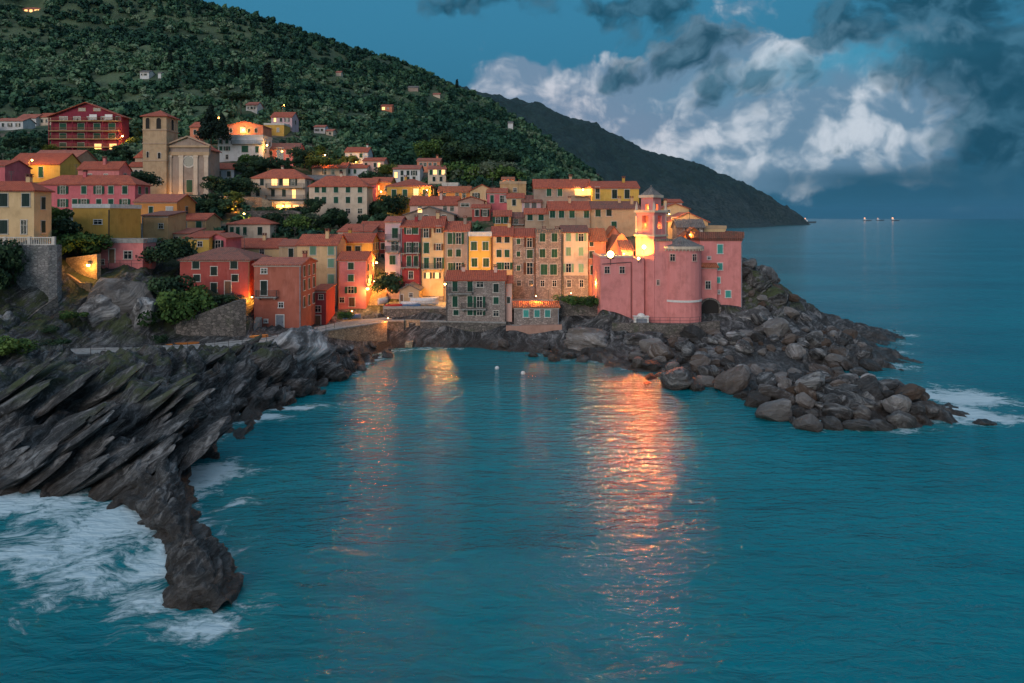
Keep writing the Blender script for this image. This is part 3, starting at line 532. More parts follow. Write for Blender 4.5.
# --- standing in front of the row, on the quay
house('grey stone house with two balconies standing out on the quay', 446, 505, 280.5, 322, 120, 8.5, 'g', 270, 'stone_wall', 'tile_red', [('g', [455, 470], [286, 301.5], (.95, 1.9)), ('g', [479.5], [302, ], (.9, 1.9)), ('o', [480], [284.5], (1.2, .9)), ('d', [496], [288], (.95, 1.5)), ('g', [496], [300.5], (.9, 1.2)), ('o', [496], [313.5], (.9, .9)), ('g', [456, 470, 479.5], [312.5], (.95, .9))], None, balc=[(449, 472, 293), (461, 486, 308.6)], chim=[(462, .45), (495, .4)])
house('low pinkish wing at the right end of the grey stone house', 505.3, 512, 283, 322, 121, 7, 'g', 275, 'blush', 'tile_red', [('d', [508.5], [300], (.5, 1.1))], ctrl=True)
house('low stone boathouse with three teal windows and a glowing orange roof', 514, 559, 307.5, 326, 118.5, 6.5, 'g', 301, 'stone_wall', 'tile_orange', [('t', [526, 537, 547.5], [313.5], (.9, 1.2))], None, frame='white_trim')
house('small stone boat shed with a grey gabled roof beside the round tree', 399.5, 419, 290, 305, 125, 5, 'f', 284, 'sand', 'slate_grey', [('#', [401.5], [299], (.6, 1.6)), ('o', [411], [295], (.6, .7))])
# --- behind the bell tower on the right
house('cream house with dark windows stepping up behind the bell tower', 661, 689, 209, 236, 150, 7, 'f', 203, 'cream', 'tile_rose', [('o', [668], [212], SQ)], chim=[(668, .4)])
house('tiny red roofed attic house behind the tip of the bell tower', 668, 682, 202.5, 212, 157, 5, 'g', 199, 'blush', 'tile_red', [('L', [674], [206], SQ)])
house('cream gabled house with a tall dark window on the sea side', 668, 708, 222, 246, 139, 8, 'f', 212, 'cream', 'tile_rose', [('d', [674], [222], (.8, 1.8)), ('o', [700], [224], SQ)])
house('low sand coloured house with a flat terrace above the sea', 700, 726, 229, 246, 136, 6, 't', None, 'cream', 'sand', [('o', [709], [236], SQ)])
house('dark stone loggia under a grey roof behind the pink apse', 677, 704, 227, 246, 133.5, 4, 'g', 219, 'stone_wall', 'slate_grey', [('o', [687, 697], [231], (1., 1.4))])
house('small orange lit gabled house above the pink sea house', 684, 703, 236, 256, 130, 6, 'f', 227, 'orange', 'tile_orange', [('o', [701.5], [231], (.1, .1)), ('d', [695], [240], (.5, .8))])
sea = house('pink sea house with turquoise shutters at the end of the village', 700, 742, 241, 308, 121.5, 9, 'b', None, 'churchpink', 'tile_brown', [('t', [720], [249], (.95, 1.55)), ('t', [720], [266.5], (.85, 1.2)), ('t', [718], [280], (.65, 1.)), ('t', [728], [294], (.95, 1.2)), ('o', [719], [292], (.35, .6)), ('o', [709], [258], (.45, .45))], None, frame='white_trim', fnd=4)
house('low pink wing with a lean-to roof between the apse and the pink sea house', 694, 717, 267, 312, 120.2, 1.2, 's', 263, 'churchpink', 'tile_orange', [('o', [708], [285], (.75, 1.3))], None, frame='trim')
# ------------------------------------------------------------------ balustrades
def balustrade(root_or_none, px0, px1, py0, py1, Y, label=None, mt='white_trim'):
    a = P(px0, py1, Y); W = (px1-px0)/F*Y; h = (py1-py0)/F*Y; m = MB(); n = int(W/.32)
    m.box(0, W, -.12, .12, 0, .12); m.box(0, W, -.14, .14, h-.14, h)
    for k in range(n+1): x = .12+(W-.24)*k/n; m.cyl((x, 0), .1, .07, .12, h*.5, 6); m.cyl((x, 0), .07, .1, h*.5, h-.14, 6)
    k = max(1, round(W/3.5))
    for i in range(k+1): x = .15+(W-.3)*i/k; m.box(x-.18, x+.18, -.18, .18, -.02, h+.06)
    if root_or_none: o = m.build('balustrade', mt, root_or_none); o.location = a-root_or_none.location
    else: o = m.build('balustrade', mt); o.location = a; tag(o, label, 'balustrade')
    return o
balustrade(yt, 468.8, 491.5, 232, 236.2, FR-.35)
balustrade(None, -20, 55, 237, 245, 97.2, 'white stone balustrade along the terrace of the cream house', 'trim')
# ------------------------------------------------------------------ wine red hotel
def hotel():
    Y = 240; s = Y/F; x0, x1 = 51, 122; base, eave, pk = 152, 116.5, 103; xc = 86.5; a = P(xc, base, Y); W = (x1-x0)*s; H = lambda py: (base-py)*s; lx = lambda px: (px-xc)*s
    root = thing('hotel', 'wine red four storey hotel with long balconies and a wide gable, on the upper slope', 'hotel', a)
    CTRL.extend([tuple(P(x, base, Y)) for x in (x0, x1)]); RECTS.append((x0, x1, pk, base, Y))
    m = MB(); m.prism([(-W/2, -4), (W/2, -4), (W/2, H(eave)), (lx(87), H(pk)), (-W/2, H(eave))], 0, 4.5, 'y'); m.build('wall', 'wine', root)
    r = MB(); t = .22; ov = .9; xl, xr, xm = -W/2, W/2, lx(87); sl = (H(pk)-H(eave))/(xm-xl)
    r.prism([(xl-ov, H(eave)-ov*sl), (xm, H(pk)), (xr+ov, H(eave)-ov*sl), (xr+ov, H(eave)-ov*sl+t), (xm, H(pk)+t), (xl-ov, H(eave)-ov*sl+t)], -1.1, 5., 'y'); r.build('roof', 'tile_red', root)
    for z in (121.5, 131.5, 139.5, 147.5):
        m = MB(); m.box(-W/2, W/2, -1.6, .02, H(z)-.1, H(z)+.14); o = m.build('balcony', 'ochre', root)
        m = MB(); n = int(W/.3)
        for k in range(n+1): x = -W/2+.05+(W-.1)*k/n; m.box(x-.02, x+.02, -1.58, -1.54, H(z)+.14, H(z)+1.1)
        m.box(-W/2, W/2, -1.6, -1.52, H(z)+1.1, H(z)+1.18); m.build('railing', 'rust', o)
    for px in (51.6, 75, 89.5, 105, 121.4): m = MB(); m.box(lx(px)-.14, lx(px)+.14, -1.5, -1.2, -2, H(118)); m.build('post', 'wine', root)
    for c, rows in (([63, 81, 97, 112], [127, 137]), ([63, 81], [146.5])):
        for q in rows:
            for px in c: add_window(root, lx(px), 0, H(q)+.2, 0, 'g', 2.3, 2.2, 'trim')
    for px in (98, 113): add_window(root, lx(px), 0, H(147)+.2, 0, 'L', 2.4, 1.9, 'trim')
    for px, st, w in ((63.5, 'o', 2.8), (77, 'o', 2.4), (90, 'o', 2.), (104.5, 'o', 2.4), (118, 'd', 1.4)): add_window(root, lx(px), 0, H(118.7), 0, st, w, 1.5, 'white_trim')
    for px in (82, 97): add_window(root, lx(px), 0, H(109.6), 0, 'o', 2.4, 1., 'cream')
    for px in (95.5, 111): m = MB(); m.box(lx(px)-1.3, lx(px)+1.3, -1.45, -1.3, H(121)+.3, H(115)); m.build('awning_panel', 'boat_white', root)
hotel()
# ------------------------------------------------------------------ church on the hill
def arch_opening(root, x, y, z0, z1, w, rz=0, name='window', glass='opening_shade', frame='trim'):
    m = MB(); h = z1-z0-w/2; n = 7
    arc = [(-w/2, 0)]+[(-w/2*math.cos(math.pi*k/n), h+w/2*math.sin(math.pi*k/n)) for k in range(n+1)]+[(w/2, 0)]
    m.prism(arc, -.03, .05, 'y', 1)  # flat dark panel painted as the shade within the arch
    out = [(p[0]*1.28, p[1] if p[1] <= 0 else p[1]+(.14*w if p[1] >= h else 0)) for p in arc]
    for k in range(len(arc)-1): m.prism([arc[k], arc[k+1], out[k+1], out[k]], -.1, .05, 'y', 0)
    return link(name, m.data(name, [frame, glass]), root, (x, y, z0), rz)
def hill_church():
    Y = 188; s = Y/F; base = 195; xc = 188; a = P(xc, base, Y); H = lambda py: (base-py)*s; lx = lambda px: (px-xc)*s
    root = thing('church', 'grey brown church with bell tower and pilastered front on the upper slope', 'church', a)
    CTRL.extend([tuple(P(x, base, Y)) for x in (145, 167, 210)]); RECTS.append((130, 211, 110, base, Y))
    w2 = lx(209); m = MB(); m.prism([(-lx(209), -3), (w2, -3), (w2, H(147)), (0, H(138)), (-w2, H(147))], 0, 1.2, 'y'); m.box(-w2+.5, w2-.5, 1.2, 8, -3, H(149)); m.build('wall', 'greige', root)
    r = MB(); roof_gable(r, 1.2, 8.5, (-w2+.5, w2-.5), H(149), H(137.5), .5, .2, 'y'); r.build('roof', 'tile_red', root)
    m = MB(); m.box(-w2-.3, w2+.3, -.5, .4, H(147.5), H(145.5)); m.box(-w2-.15, w2+.15, -.3, .2, H(155.5), H(152)); m.build('entablature', 'sand', root)
    m = MB(); t = .4; hh = [(-w2-.6, H(146.2)), (0, H(137.2)), (w2+.6, H(146.2)), (w2+.6, H(145)), (0, H(135.8)), (-w2-.6, H(145))]; m.prism(hh, -.6, .5, 'y'); m.build('pediment', 'beige', root)
    for px in (170, 181.5, 196, 206.5): m = MB(); m.box(lx(px)-.55, lx(px)+.55, -.3, .02, 0, H(155.5)); m.box(lx(px)-.7, lx(px)+.7, -.4, .02, H(157.5), H(155.6)); m.box(lx(px)-.7, lx(px)+.7, -.4, .02, -1, .9); m.build('pilaster', 'pale', root)
    m = MB(); n = 20; R0 = 5.2*s
    ring = lambda r, y: [(r*math.cos(2*math.pi*k/n), y, r*math.sin(2*math.pi*k/n)) for k in range(n)]
    m.rings([ring(R0*1.25, .05), ring(R0*1.25, -.16), ring(R0, -.16), ring(R0, -.04)], False); m.quad(ring(R0, -.05)[::-1], 1); o = m.build('rose_window', ['trim', 'glass'], root, loc=(lx(189), 0, H(161.5)))
    add_window(root, lx(189.5), 0, H(185)-.3, 0, 'g', 1.6, 3.4, 'pale')
    # bell tower
    tx0, tx1 = lx(145.5), lx(169); W = tx1-tx0; m = MB(); m.box(tx0, tx1, -1.4, W-1.4, -3, H(117)); tw = m.build('bell_tower', 'sand', root); cx = (tx0+tx1)/2; cy = W/2-1.4
    r = MB(); roof_hip(r, tx0, tx1, -1.4, W-1.4, H(116.4), H(110), .55, .2); r.build('tower_roof', 'tile_red', tw)
    for z in (130.5, 144, 161): m = MB(); m.box(tx0-.15, tx1+.15, -1.55, W-1.25, H(z)-.15, H(z)+.15); m.build('string_course', 'beige', tw)
    for px in (150.5, 161.5): arch_opening(tw, lx(px), -1.4, H(129.5), H(118.5), 1.1 if px < 155 else 1.3, frame='sand')
    arch_opening(tw, lx(162), -1.4, H(159), H(153), .8); arch_opening(tw, lx(150.5), -1.4, H(158), H(152), .6); arch_opening(tw, tx1, cy, H(129.5), H(118.5), 1.3, R(90), frame='sand')
    add_window(tw, lx(162), -1.4, H(182), 0, 'w', .9, 1.6)
    # side chapel on the left
    m = MB(); m.box(lx(131), tx0, 2., 12, -3, H(156)); ch = m.build('side_chapel', 'beige', root); r = MB(); roof_hip(r, lx(131), tx0, 2, 12, H(156), H(146), .3, .2); r.build('chapel_roof', 'tile_red', ch)
    arch_opening(ch, lx(140), 2., H(160.5+2), H(156.5), .8)
    m = MB(); m.box(lx(126), tx0, -.5, 2, -3, H(167)); po = m.build('porch', 'pale', root); r = MB(); r.prism([(-.9, H(167.5)), (2.0, H(162)), (2.0, H(162)+.2), (-.9, H(167.5)+.2)], lx(128), tx0-.01, 'x'); r.build('porch_roof', 'tile_red', po)
    for px in (137, 142): arch_opening(po, lx(px), -.5, H(183), H(170), .9)
hill_church()
# ------------------------------------------------------------------ pink church on the rocks
def sea_church():
    Y = 117; s = Y/F; base = 323; xc = 650; a = P(xc, base, Y); H = lambda py: (base-py)*s; lx = lambda px: (px-xc)*s; px_m = s
    root = thing('church', 'pink church with round apse and floodlit bell tower on the sea rocks', 'church', a)
    CTRL.extend([tuple(P(x, base, Y-1)) for x in (636, 660, 700)]+[tuple(P(601, 300, Y-.5)), tuple(P(615, 312, Y-1.2))]); RECTS.append((600, 703, 186, base, Y-3))
    m = MB(); m.box(lx(600.5), lx(633), 0, 11, -4, H(257.5)); lb = m.build('wall', 'churchpink', root)
    m = MB(); m.box(lx(600.5)-.12, lx(633), -.12, .2, H(257.5), H(255.5)); m.box(lx(600.5)-.12, lx(600.5)+.2, .2, 11, H(257.5), H(255.5)); m.build('coping', 'blush', root)
    m = MB(); m.box(lx(600.5)+.2, lx(633), .2, 11, H(257.5), H(257.2)); m.build('terrace', 'concrete', root)
    for px in (608, 623): 
        add_window(root, lx(px)-.15, 0, H(270), 0, 'o', .75, 1.1, 'blush')
    m = MB(); m.box(lx(632.2), lx(643.5), -.45, 8, -4, H(258)); m.build('buttress', 'churchpink', root)
    m = MB(); m.box(lx(653.2), lx(671), -.9, 9, -4, H(241)); bd = m.build('choir', 'churchpink', root)
    m = MB(); m.box(lx(653.2)-.1, lx(671), -1.1, 9, H(241), H(239)); m.build('choir_coping', 'slate_grey', bd)
    add_window(bd, lx(657), -.9, H(282), 0, 'o', .4, .75, 'blush')
    # round apse
    cx, cy, r = lx(682.3), 1.2, 20.3*s; m = MB(); m.cyl((cx, cy), r, r, -4, H(250), 24); ap = m.build('apse', 'churchpink', root)
    m = MB(); m.cyl((cx, cy), r+.06, r+.42, H(250), H(248.6), 24); m.cyl((cx, cy), r+.42, r+.42, H(248.6)+.002, H(246), 24)
    for k in range(40): t = 2*math.pi*k/40; m.cyl((cx+(r+.36)*math.cos(t), cy+(r+.36)*math.sin(t)), .1, .1, H(250.6), H(248.7), 5)
    m.build('apse_cornice', 'pale', ap)
    m = MB(); n = 24; m.rings([[(cx+q*math.cos(2*math.pi*k/n), cy+q*math.sin(2*math.pi*k/n), z) for k in range(n)] for q, z in ((r+.3, H(246)+.004), (.05, H(236.5)))]); m.build('apse_roof', 'slate_grey', ap)
    m = MB(); m.cyl((cx, cy), r+.1, r+.1, H(301), H(299), 24); m.build('white_band', 'white_trim', ap)
    for px in (670.5, 691.5):
        x = lx(px)-cx; y = -math.sqrt(r*r-x*x); add_window(ap, cx+x, cy+y+.03, H(257), math.atan2(x, -y), 'o', .75, 1.15, 'blush')
    # bell tower, turned by 45 degrees
    tx = lx(653); hw = 15*s/math.sqrt(2)*1.03; ty = hw*math.sqrt(2)-1.; e = bpy.data.objects.new('bell_tower', None)
    def rot(m):
        c = math.sqrt(.5); m.v = [(tx+(x-y)*c, ty+(x+y)*c, z) for x, y, z in m.v]; return m
    m = MB(); m.box(-hw, hw, -hw, hw, -4, H(236.5)); tw = rot(m).build('bell_tower', 'churchpink', root)
    m = MB(); m.box(-hw-.22, hw+.22, -hw-.22, hw+.22, H(236.5), H(234.6)); rot(m).build('tower_cornice', 'pale', tw)
    z0, z1, sw, ow = H(234.6), H(212.5), hw, .62; z2 = H(215.5)
    m = MB()
    for sx in (-1, 1):
        for sy in (-1, 1): 
            x0, x1 = sorted((sx*hw*.97, sx*ow)); y0, y1 = sorted((sy*hw*.97, sy*ow)); m.box(x0, x1, y0, y1, z0, z2)
    m.box(-hw*.97, hw*.97, -hw*.97, hw*.97, z2, z1)
    for k in range(4):
        q = MB(); q.box(-ow, ow, -hw*.93, -hw*.93+.25, z0, z0+1.0); c, sn = math.cos(k*math.pi/2), math.sin(k*math.pi/2); i = len(m.v); m.v += [(x*c-y*sn, x*sn+y*c, z) for x, y, z in q.v]; m.f += [tuple(i+t for t in f) for f in q.f]; m.m += q.m
    rot(m).build('belfry', 'churchpink', tw)
    m = MB()
    for sx in (-1, 1):
        for sy in (-1, 1): m.box(sx*hw*.93-.18, sx*hw*.93+.18, sy*hw*.93-.18, sy*hw*.93+.18, z0+.002, z2-.01)
    rot(m).build('corner_pilaster', 'blush', tw)
    m = MB(); m.box(-hw-.25, hw+.25, -hw-.25, hw+.25, z1, z1+.4); rot(m).build('belfry_cornice', 'pale', tw)
    m = MB(); 
    for sx in (-1, 1):
        for sy in (-1, 1): m.cyl((sx*hw*.95, sy*hw*.95), .3, .22, z1+.4, z1+1., 8); m.cyl((sx*hw*.95, sy*hw*.95), .24, .02, z1+1., z1+1.9, 8)
    rot(m).build('pinnacle', 'pale', tw)
    hu = hw*.66; z3 = H(197.5); ou = .32; m = MB()
    for sx in (-1, 1):
        for sy in (-1, 1):
            x0, x1 = sorted((sx*hu, sx*ou)); y0, y1 = sorted((sy*hu, sy*ou)); m.box(x0, x1, y0, y1, z1+.4, H(204))
    m.box(-hu, hu, -hu, hu, H(204), z3); rot(m).build('upper_stage', 'churchpink', tw)
    m = MB(); m.box(-hu-.3, hu+.3, -hu-.3, hu+.3, z3, z3+.45); rot(m).build('upper_cornice', 'pale', tw)
    m = MB(); m.rings([[(x*q, y*q, z) for x, y in ((-1, -1), (1, -1), (1, 1), (-1, 1))] for q, z in ((hu+.15, z3+.45), (hu*.55, H(190.5)), (.06, H(186)))]); m.ball((0, 0, H(185.5)), .16); rot(m).build('cap', 'slate_grey', tw)
    # bells
    for q, zz, rr in (((-.0, 0), H(218), .42),):
        m = MB(); m.rings([[(rr*f*math.cos(2*math.pi*k/12), rr*f*math.sin(2*math.pi*k/12), zz-h) for k in range(12)] for f, h in ((.15, 0), (.5, .08), (.62, .45), (.8, .8), (1.05, 1.05))]); m.box(-.9, .9, -.07, .07, zz, zz+.14); rot(m).build('bell', 'bell_bronze', tw)
    plight(root, (tx, ty, H(224)), 420, WARM, .2); plight(root, (tx, ty, H(208)), 60, WARM, .1)
    # nave with its curved gable
    nx = lx(630); m = MB(); wv = 12*s
    prof = [(-wv, -2), (wv, -2), (wv, H(250)), (wv*.62, H(243)), (wv*.3, H(237)), (0, H(234.5)), (-wv*.3, H(238)), (-wv*.62, H(245)), (-wv, H(251))]
    m.prism([(nx+x, z) for x, z in prof], 9.2, 9.7, 'y'); gb = m.build('gable', 'salmon', root); m = MB(); m.prism([(4.2, H(252.5)), (9.1, H(243)), (9.1, H(243)+.2), (4.2, H(252.5)+.2)], nx-wv+1.2, nx+wv-.4, 'x'); m.build('lower_roof', 'tile_brown', root); m = MB(); m.prism([(4.5, -2), (9.1, -2), (9.1, H(243)-.02), (4.5, H(252.5)-.02)], nx-wv+1.5, nx+wv-.7, 'x'); m.build('aisle', 'churchpink', root)
    m = MB(); m.prism([(nx-wv+.3, -2), (nx+wv-.3, -2), (nx+wv-.3, H(252)), (nx, H(238)), (nx-wv+.3, H(252))], 9.7, 24, 'y'); nv = m.build('nave', 'churchpink', root)
    r = MB(); roof_gable(r, 9.72, 24.3, (nx-wv+.3, nx+wv-.3), H(252), H(238), .3, .18, 'y'); r.build('nave_roof', 'tile_orange', nv)
    # drain pipe
    m = MB(); m.tube((lx(631), -.12, -.5), (lx(631), -.12, H(262)), .06); m.tube((lx(631), -.12, H(262)), (lx(602), -.12, H(264)), .06); m.build('drain_pipe', 'iron', root)
    q = thing('shrine', 'white domed shrine box against the foot of the pink church', 'shrine', P(641, 323.5, 114.2))
    m = MB(); m.box(-1.2, 1.2, -.5, .5, -.4, 1.15); m.box(-1.3, 1.3, -.6, .6, 1.15, 1.27); m.build('body', 'white_trim', q); m = MB(); m.ball((0, 0, 1.2), .7, 12, 8, 0, .8); m.build('dome', 'white_trim', q); m = MB(); m.box(-.9, .9, -.56, -.505, -.1, .9); m.build('door', 'grey_door', q)
    # flood lamps
    f = flood('round floodlight glaring seaward from the terrace corner of the pink church', 610.5, 254.4, 116.95, 2.); spot(f, (0, -.5, 0), (-3.2, -20, -8.6), 2500, (1., .30, .05), 18, .35, .75); plight(f, (0, 1.4, .7), 800)
    f = flood('floodlight added by the bell tower, beaming seaward to streak the water', 644, 247, 115.7, 1.2); spot(f, (0, -.4, 0), (-3.8, -20, -10.6), 34000, (1., .20, .024), 17, .4, .6)  # seaward floodlight added to lay the orange streak on the water
    f = flood('upturned floodlight at the foot of the bell tower', 638.5, 258.5, 115.6, .8); spot(f, (.35, .1, .75), (1.3, 1.6, 2.6), 3000, (1., .50, .05), 62, .12)
    wall_lamp('small lamp on the terrace edge between the two floodlights', 624, 253.5, 118.5, 900, WARM, 'lamp_glow', .8, (0, .9, .4))
sea_church()
# right sea house: brick parapet on the roof, stone arch under the wing
m = MB(); Wd = 42/F*121.5; m.box(-Wd/2-.3, Wd/2+.3, -.3, .15, 0, 1.2); m.box(-Wd/2-.3, -Wd/2+.15, .15, 9.2, 0, 1.2); m.box(Wd/2-.15, Wd/2+.3, .15, 9.2, 0, 1.2)
m.build('parapet', 'tile_brown', sea, loc=(0, 0, (308-241)/F*121.5+.44))
q = P(710, 312, 119.8); m = MB(); n = 9; pr = [(-1.5, -1), (-1.5, 1.)]+[(-1.5*math.cos(math.pi*k/n), 1.+1.2*math.sin(math.pi*k/n)) for k in range(1, n)]+[(1.5, 1.), (1.5, -1)]
m.prism(pr, 0, .12, 'y', 1)  # solid dark panel painted as the shade under the arch
m.prism([(-1.9, -1), (-1.5, -1), (-1.5, 1.), (-1.9, 1.3)], -.2, .12, 'y'); m.prism([(1.5, -1), (1.9, -1), (1.9, 1.3), (1.5, 1.)], -.2, .12, 'y')
for k in range(n):
    a0, a1 = math.pi*k/n, math.pi*(k+1)/n; f = lambda t, r: (-1.5*r*math.cos(t), 1.+1.2*r*math.sin(t)); m.prism([f(a0, 1), f(a1, 1), f(a1, 1.25), f(a0, 1.25)], -.2, .12, 'y')
o = m.build('stone_arch', ['dark_stone_wall', 'opening_shade']); o.location = q; tag(o, 'dark stone arch in the rocks beside the round apse', 'arch')
# ================================================================== GROUND
def C(px, py, Y): CTRL.append(tuple(P(px, py, Y)))
def Z(px, py, z):                                   # point on the plane z under a pixel
    Y = (CH-z)*F/(py-218); return ((px-512)/F*Y, Y)
SHORE = [(-120, 492), (-60, 490), (0, 488), (60, 494), (100, 497), (140, 499), (168, 478), (192, 458), (203, 438), (200, 425), (225, 416), (262, 412), (292, 402), (320, 384), (348, 372), (368, 356), (392, 349), (430, 347), (470, 347), (515, 352), (560, 358), (600, 366), (640, 371), (690, 379), (725, 391), (760, 404), (800, 421), (850, 423), (925, 420), (945, 408), (900, 396), (840, 382), (815, 374), (850, 370), (888, 366), (897, 358), (872, 345), (893, 331)]
SW = [Z(x, y, 0) for x, y in SHORE]
for x, y in SW: CTRL.append((x, y, 0.))
for x, y, d in ((-62, 50, -2), (-45, 49, -2.5), (-33, 46, -3), (-24, 55, -3.5), (-22, 70, -3.5), (-22, 83, -3), (-12, 95, -3), (-12, 108, -2.5), (0, 106, -3), (12, 100, -3.5), (24, 86, -4), (34, 67, -4), (50, 62, -4), (66, 66, -4), (70, 82, -4), (60, 86, -1.5), (52, 92, -1.2), (76, 100, -4), (82, 130, -4), (66, 148, -4), (60, 170, -6),
                (-90, 35, -5), (-50, 30, -7), (-10, 40, -7), (20, 45, -8), (60, 45, -8), (100, 80, -8), (105, 140, -8), (90, 200, -10), (0, 80, -7), (-5, 60, -7), (30, 70, -6), (70, 230, -10), (150, 300, -20)): CTRL.append((x, y, d))
for a in ((165, 374, 69), (150, 366, 71), (128, 364, 73), (185, 396, 68), (178, 420, 66.5), (100, 368, 74), (60, 372, 75), (20, 368, 76), (0, 345, 82), (0, 400, 66), (50, 410, 66), (100, 405, 67.5), (140, 400, 67.5), (60, 450, 59.5), (110, 450, 60), (150, 440, 62.5), (-60, 345, 82), (-60, 400, 66),
          (225, 372, 78), (250, 362, 83), (285, 352, 91), (310, 342, 98), (325, 345, 101), (300, 372, 90), (270, 388, 84), (240, 396, 78), (215, 388, 74), (195, 372, 76),
          (95, 275, 105.5), (145, 274, 105.5), (120, 300, 101), (90, 330, 97.5), (60, 330, 92), (30, 322, 90), (0, 322, 88), (-40, 322, 88), (160, 300, 102), (150, 335, 96), (110, 336, 96), (75, 300, 101), (45, 305, 96.5), (20, 304, 96.5), (60, 280, 102.5), (85, 287, 102.5),
          (20, 246, 99), (50, 246, 99), (-40, 246, 99), (180, 345, 97), (240, 341.5, 99), (178, 318, 101.5), (240, 300, 107), (215, 305, 106), (252, 328, 108),
          (345, 322, 116.5), (380, 310, 122), (400, 306, 124), (440, 306, 124), (425, 308, 122.4), (350, 312, 122), (375, 262, 139), (369, 300, 129), (381, 300, 129),
          (395, 340, 118.5), (430, 338, 118.5), (480, 337, 118.5), (530, 338, 117), (580, 340, 115), (565, 305, 124), (580, 303, 126), (600, 322, 119.5), (600, 335, 116), (640, 340, 112.5), (690, 342, 111), (720, 335, 113),
          (575, 325, 118), (700, 347, 105), (740, 345, 104), (780, 342, 106), (720, 365, 99), (770, 375, 92), (745, 318, 117), (752, 285, 124), (757, 274, 128), (775, 287, 128), (795, 305, 127), (820, 316, 127.5), (850, 323, 129), (770, 318, 119), (810, 335, 114), (845, 340, 112), (870, 352, 106), (800, 352, 102), (830, 350, 103),
          (760, 388, 86), (800, 390, 82), (850, 392, 78.5), (900, 397, 77), (918, 404, 76.5), (640, 330, 114.5), (720, 312, 120), (690, 330, 115)): C(*a)
for px_, py_, d_ in ((850, 375.5, -2.2), (885, 376, -2.5), (828, 376, -1.4), (905, 384, -2.), (870, 384, -1.)): CTRL.append((*Z(px_, py_, 0), d_))
PATH = [(60, 352, 4.6), (95, 351, 4.5), (150, 349, 4.4), (200, 347, 4.3), (250, 342, 4.3), (290, 336, 4.3), (325, 328.5, 4.3), (352, 322.5, 4.3), (385, 317.5, 4.3)]
PW = [(*Z(x, y, z), z) for x, y, z in PATH]
for x, y, z in PW: CTRL.append((x, y, z-.25)); CTRL.append((x-.6, y+1.6, z-.2))
for a in ((-20, 185, 150), (265, 232, 158), (300, 232, 158), (330, 234, 160), (345, 228, 162), (180, 207, 172), (230, 207, 172), (260, 205, 176), (0, 160, 200), (60, 158, 205), (130, 160, 215), (180, 160, 220), (240, 166, 206), (300, 180, 206), (350, 180, 206), (20, 130, 262), (100, 140, 262), (150, 125, 262), (220, 118, 262), (300, 138, 255), (400, 172, 228), (440, 178, 210), (480, 186, 195), (520, 186, 190), (560, 190, 190), (600, 200, 190), (640, 212, 185), (680, 225, 178), (700, 232, 168), (620, 205, 165), (560, 207, 168),
          (50, 60, 370), (130, 65, 350), (200, 70, 350), (280, 90, 330), (340, 115, 310), (420, 150, 290), (470, 165, 280), (520, 172, 290), (560, 182, 310), (600, 195, 330), (640, 214, 330),
          (-200, -60, 440), (-100, -50, 440), (0, -42, 445), (60, -32, 450), (120, -16, 455), (190, 1, 460), (250, 17, 475), (300, 32, 490), (345, 48, 505), (385, 58, 520), (420, 71, 530), (440, 83, 535), (470, 95, 545), (500, 111, 550), (525, 128, 555), (550, 148, 560), (575, 165, 560), (600, 185, 560), (630, 214, 560),
          (100, 30, 420), (250, 55, 420), (330, 80, 430), (400, 105, 430), (450, 125, 430), (500, 145, 430), (540, 165, 430), (0, 10, 420), (-150, 30, 400), (-120, 140, 262), (-200, 200, 160), (-150, 246, 105), (-150, 330, 85), (-250, 400, 66)): C(*a)
for X, Y, z in ((-300, 640, 90), (-150, 680, 70), (0, 700, 20), (80, 650, -10), (140, 560, -20), (120, 420, -15), (90, 330, -10), (-420, 640, 120), (-420, 430, 190), (-330, 260, 70), (-200, 120, 24)): CTRL.append((X, Y, z))
CT = np.array(CTRL, float)
_, ui = np.unique(np.round(CT[:, :2], 1), axis=0, return_index=True); CT = CT[np.sort(ui)]
def rbf(CT, lam=.4):
    D = np.hypot(CT[:, None, 0]-CT[None, :, 0], CT[:, None, 1]-CT[None, :, 1]); n = len(CT)
    A = np.zeros((n+3, n+3)); A[:n, :n] = -D+lam*np.eye(n)*1.; A[:n, n] = 1; A[n, :n] = 1; A[:n, n+1:] = CT[:, :2]/100; A[n+1:, :n] = CT[:, :2].T/100
    w = np.linalg.solve(A, np.concatenate([CT[:, 2], [0, 0, 0]]))
    def f(x, y):
        x = np.atleast_1d(np.asarray(x, float)); y = np.atleast_1d(np.asarray(y, float)); o = np.empty(len(x))
        for s in range(0, len(x), 20000):
            e = slice(s, s+20000); d = np.hypot(x[e, None]-CT[None, :, 0], y[e, None]-CT[None, :, 1]); o[e] = -d@w[:n]+w[n]+x[e]/100*w[n+1]+y[e]/100*w[n+2]
        return o
    return f
ground = rbf(CT)
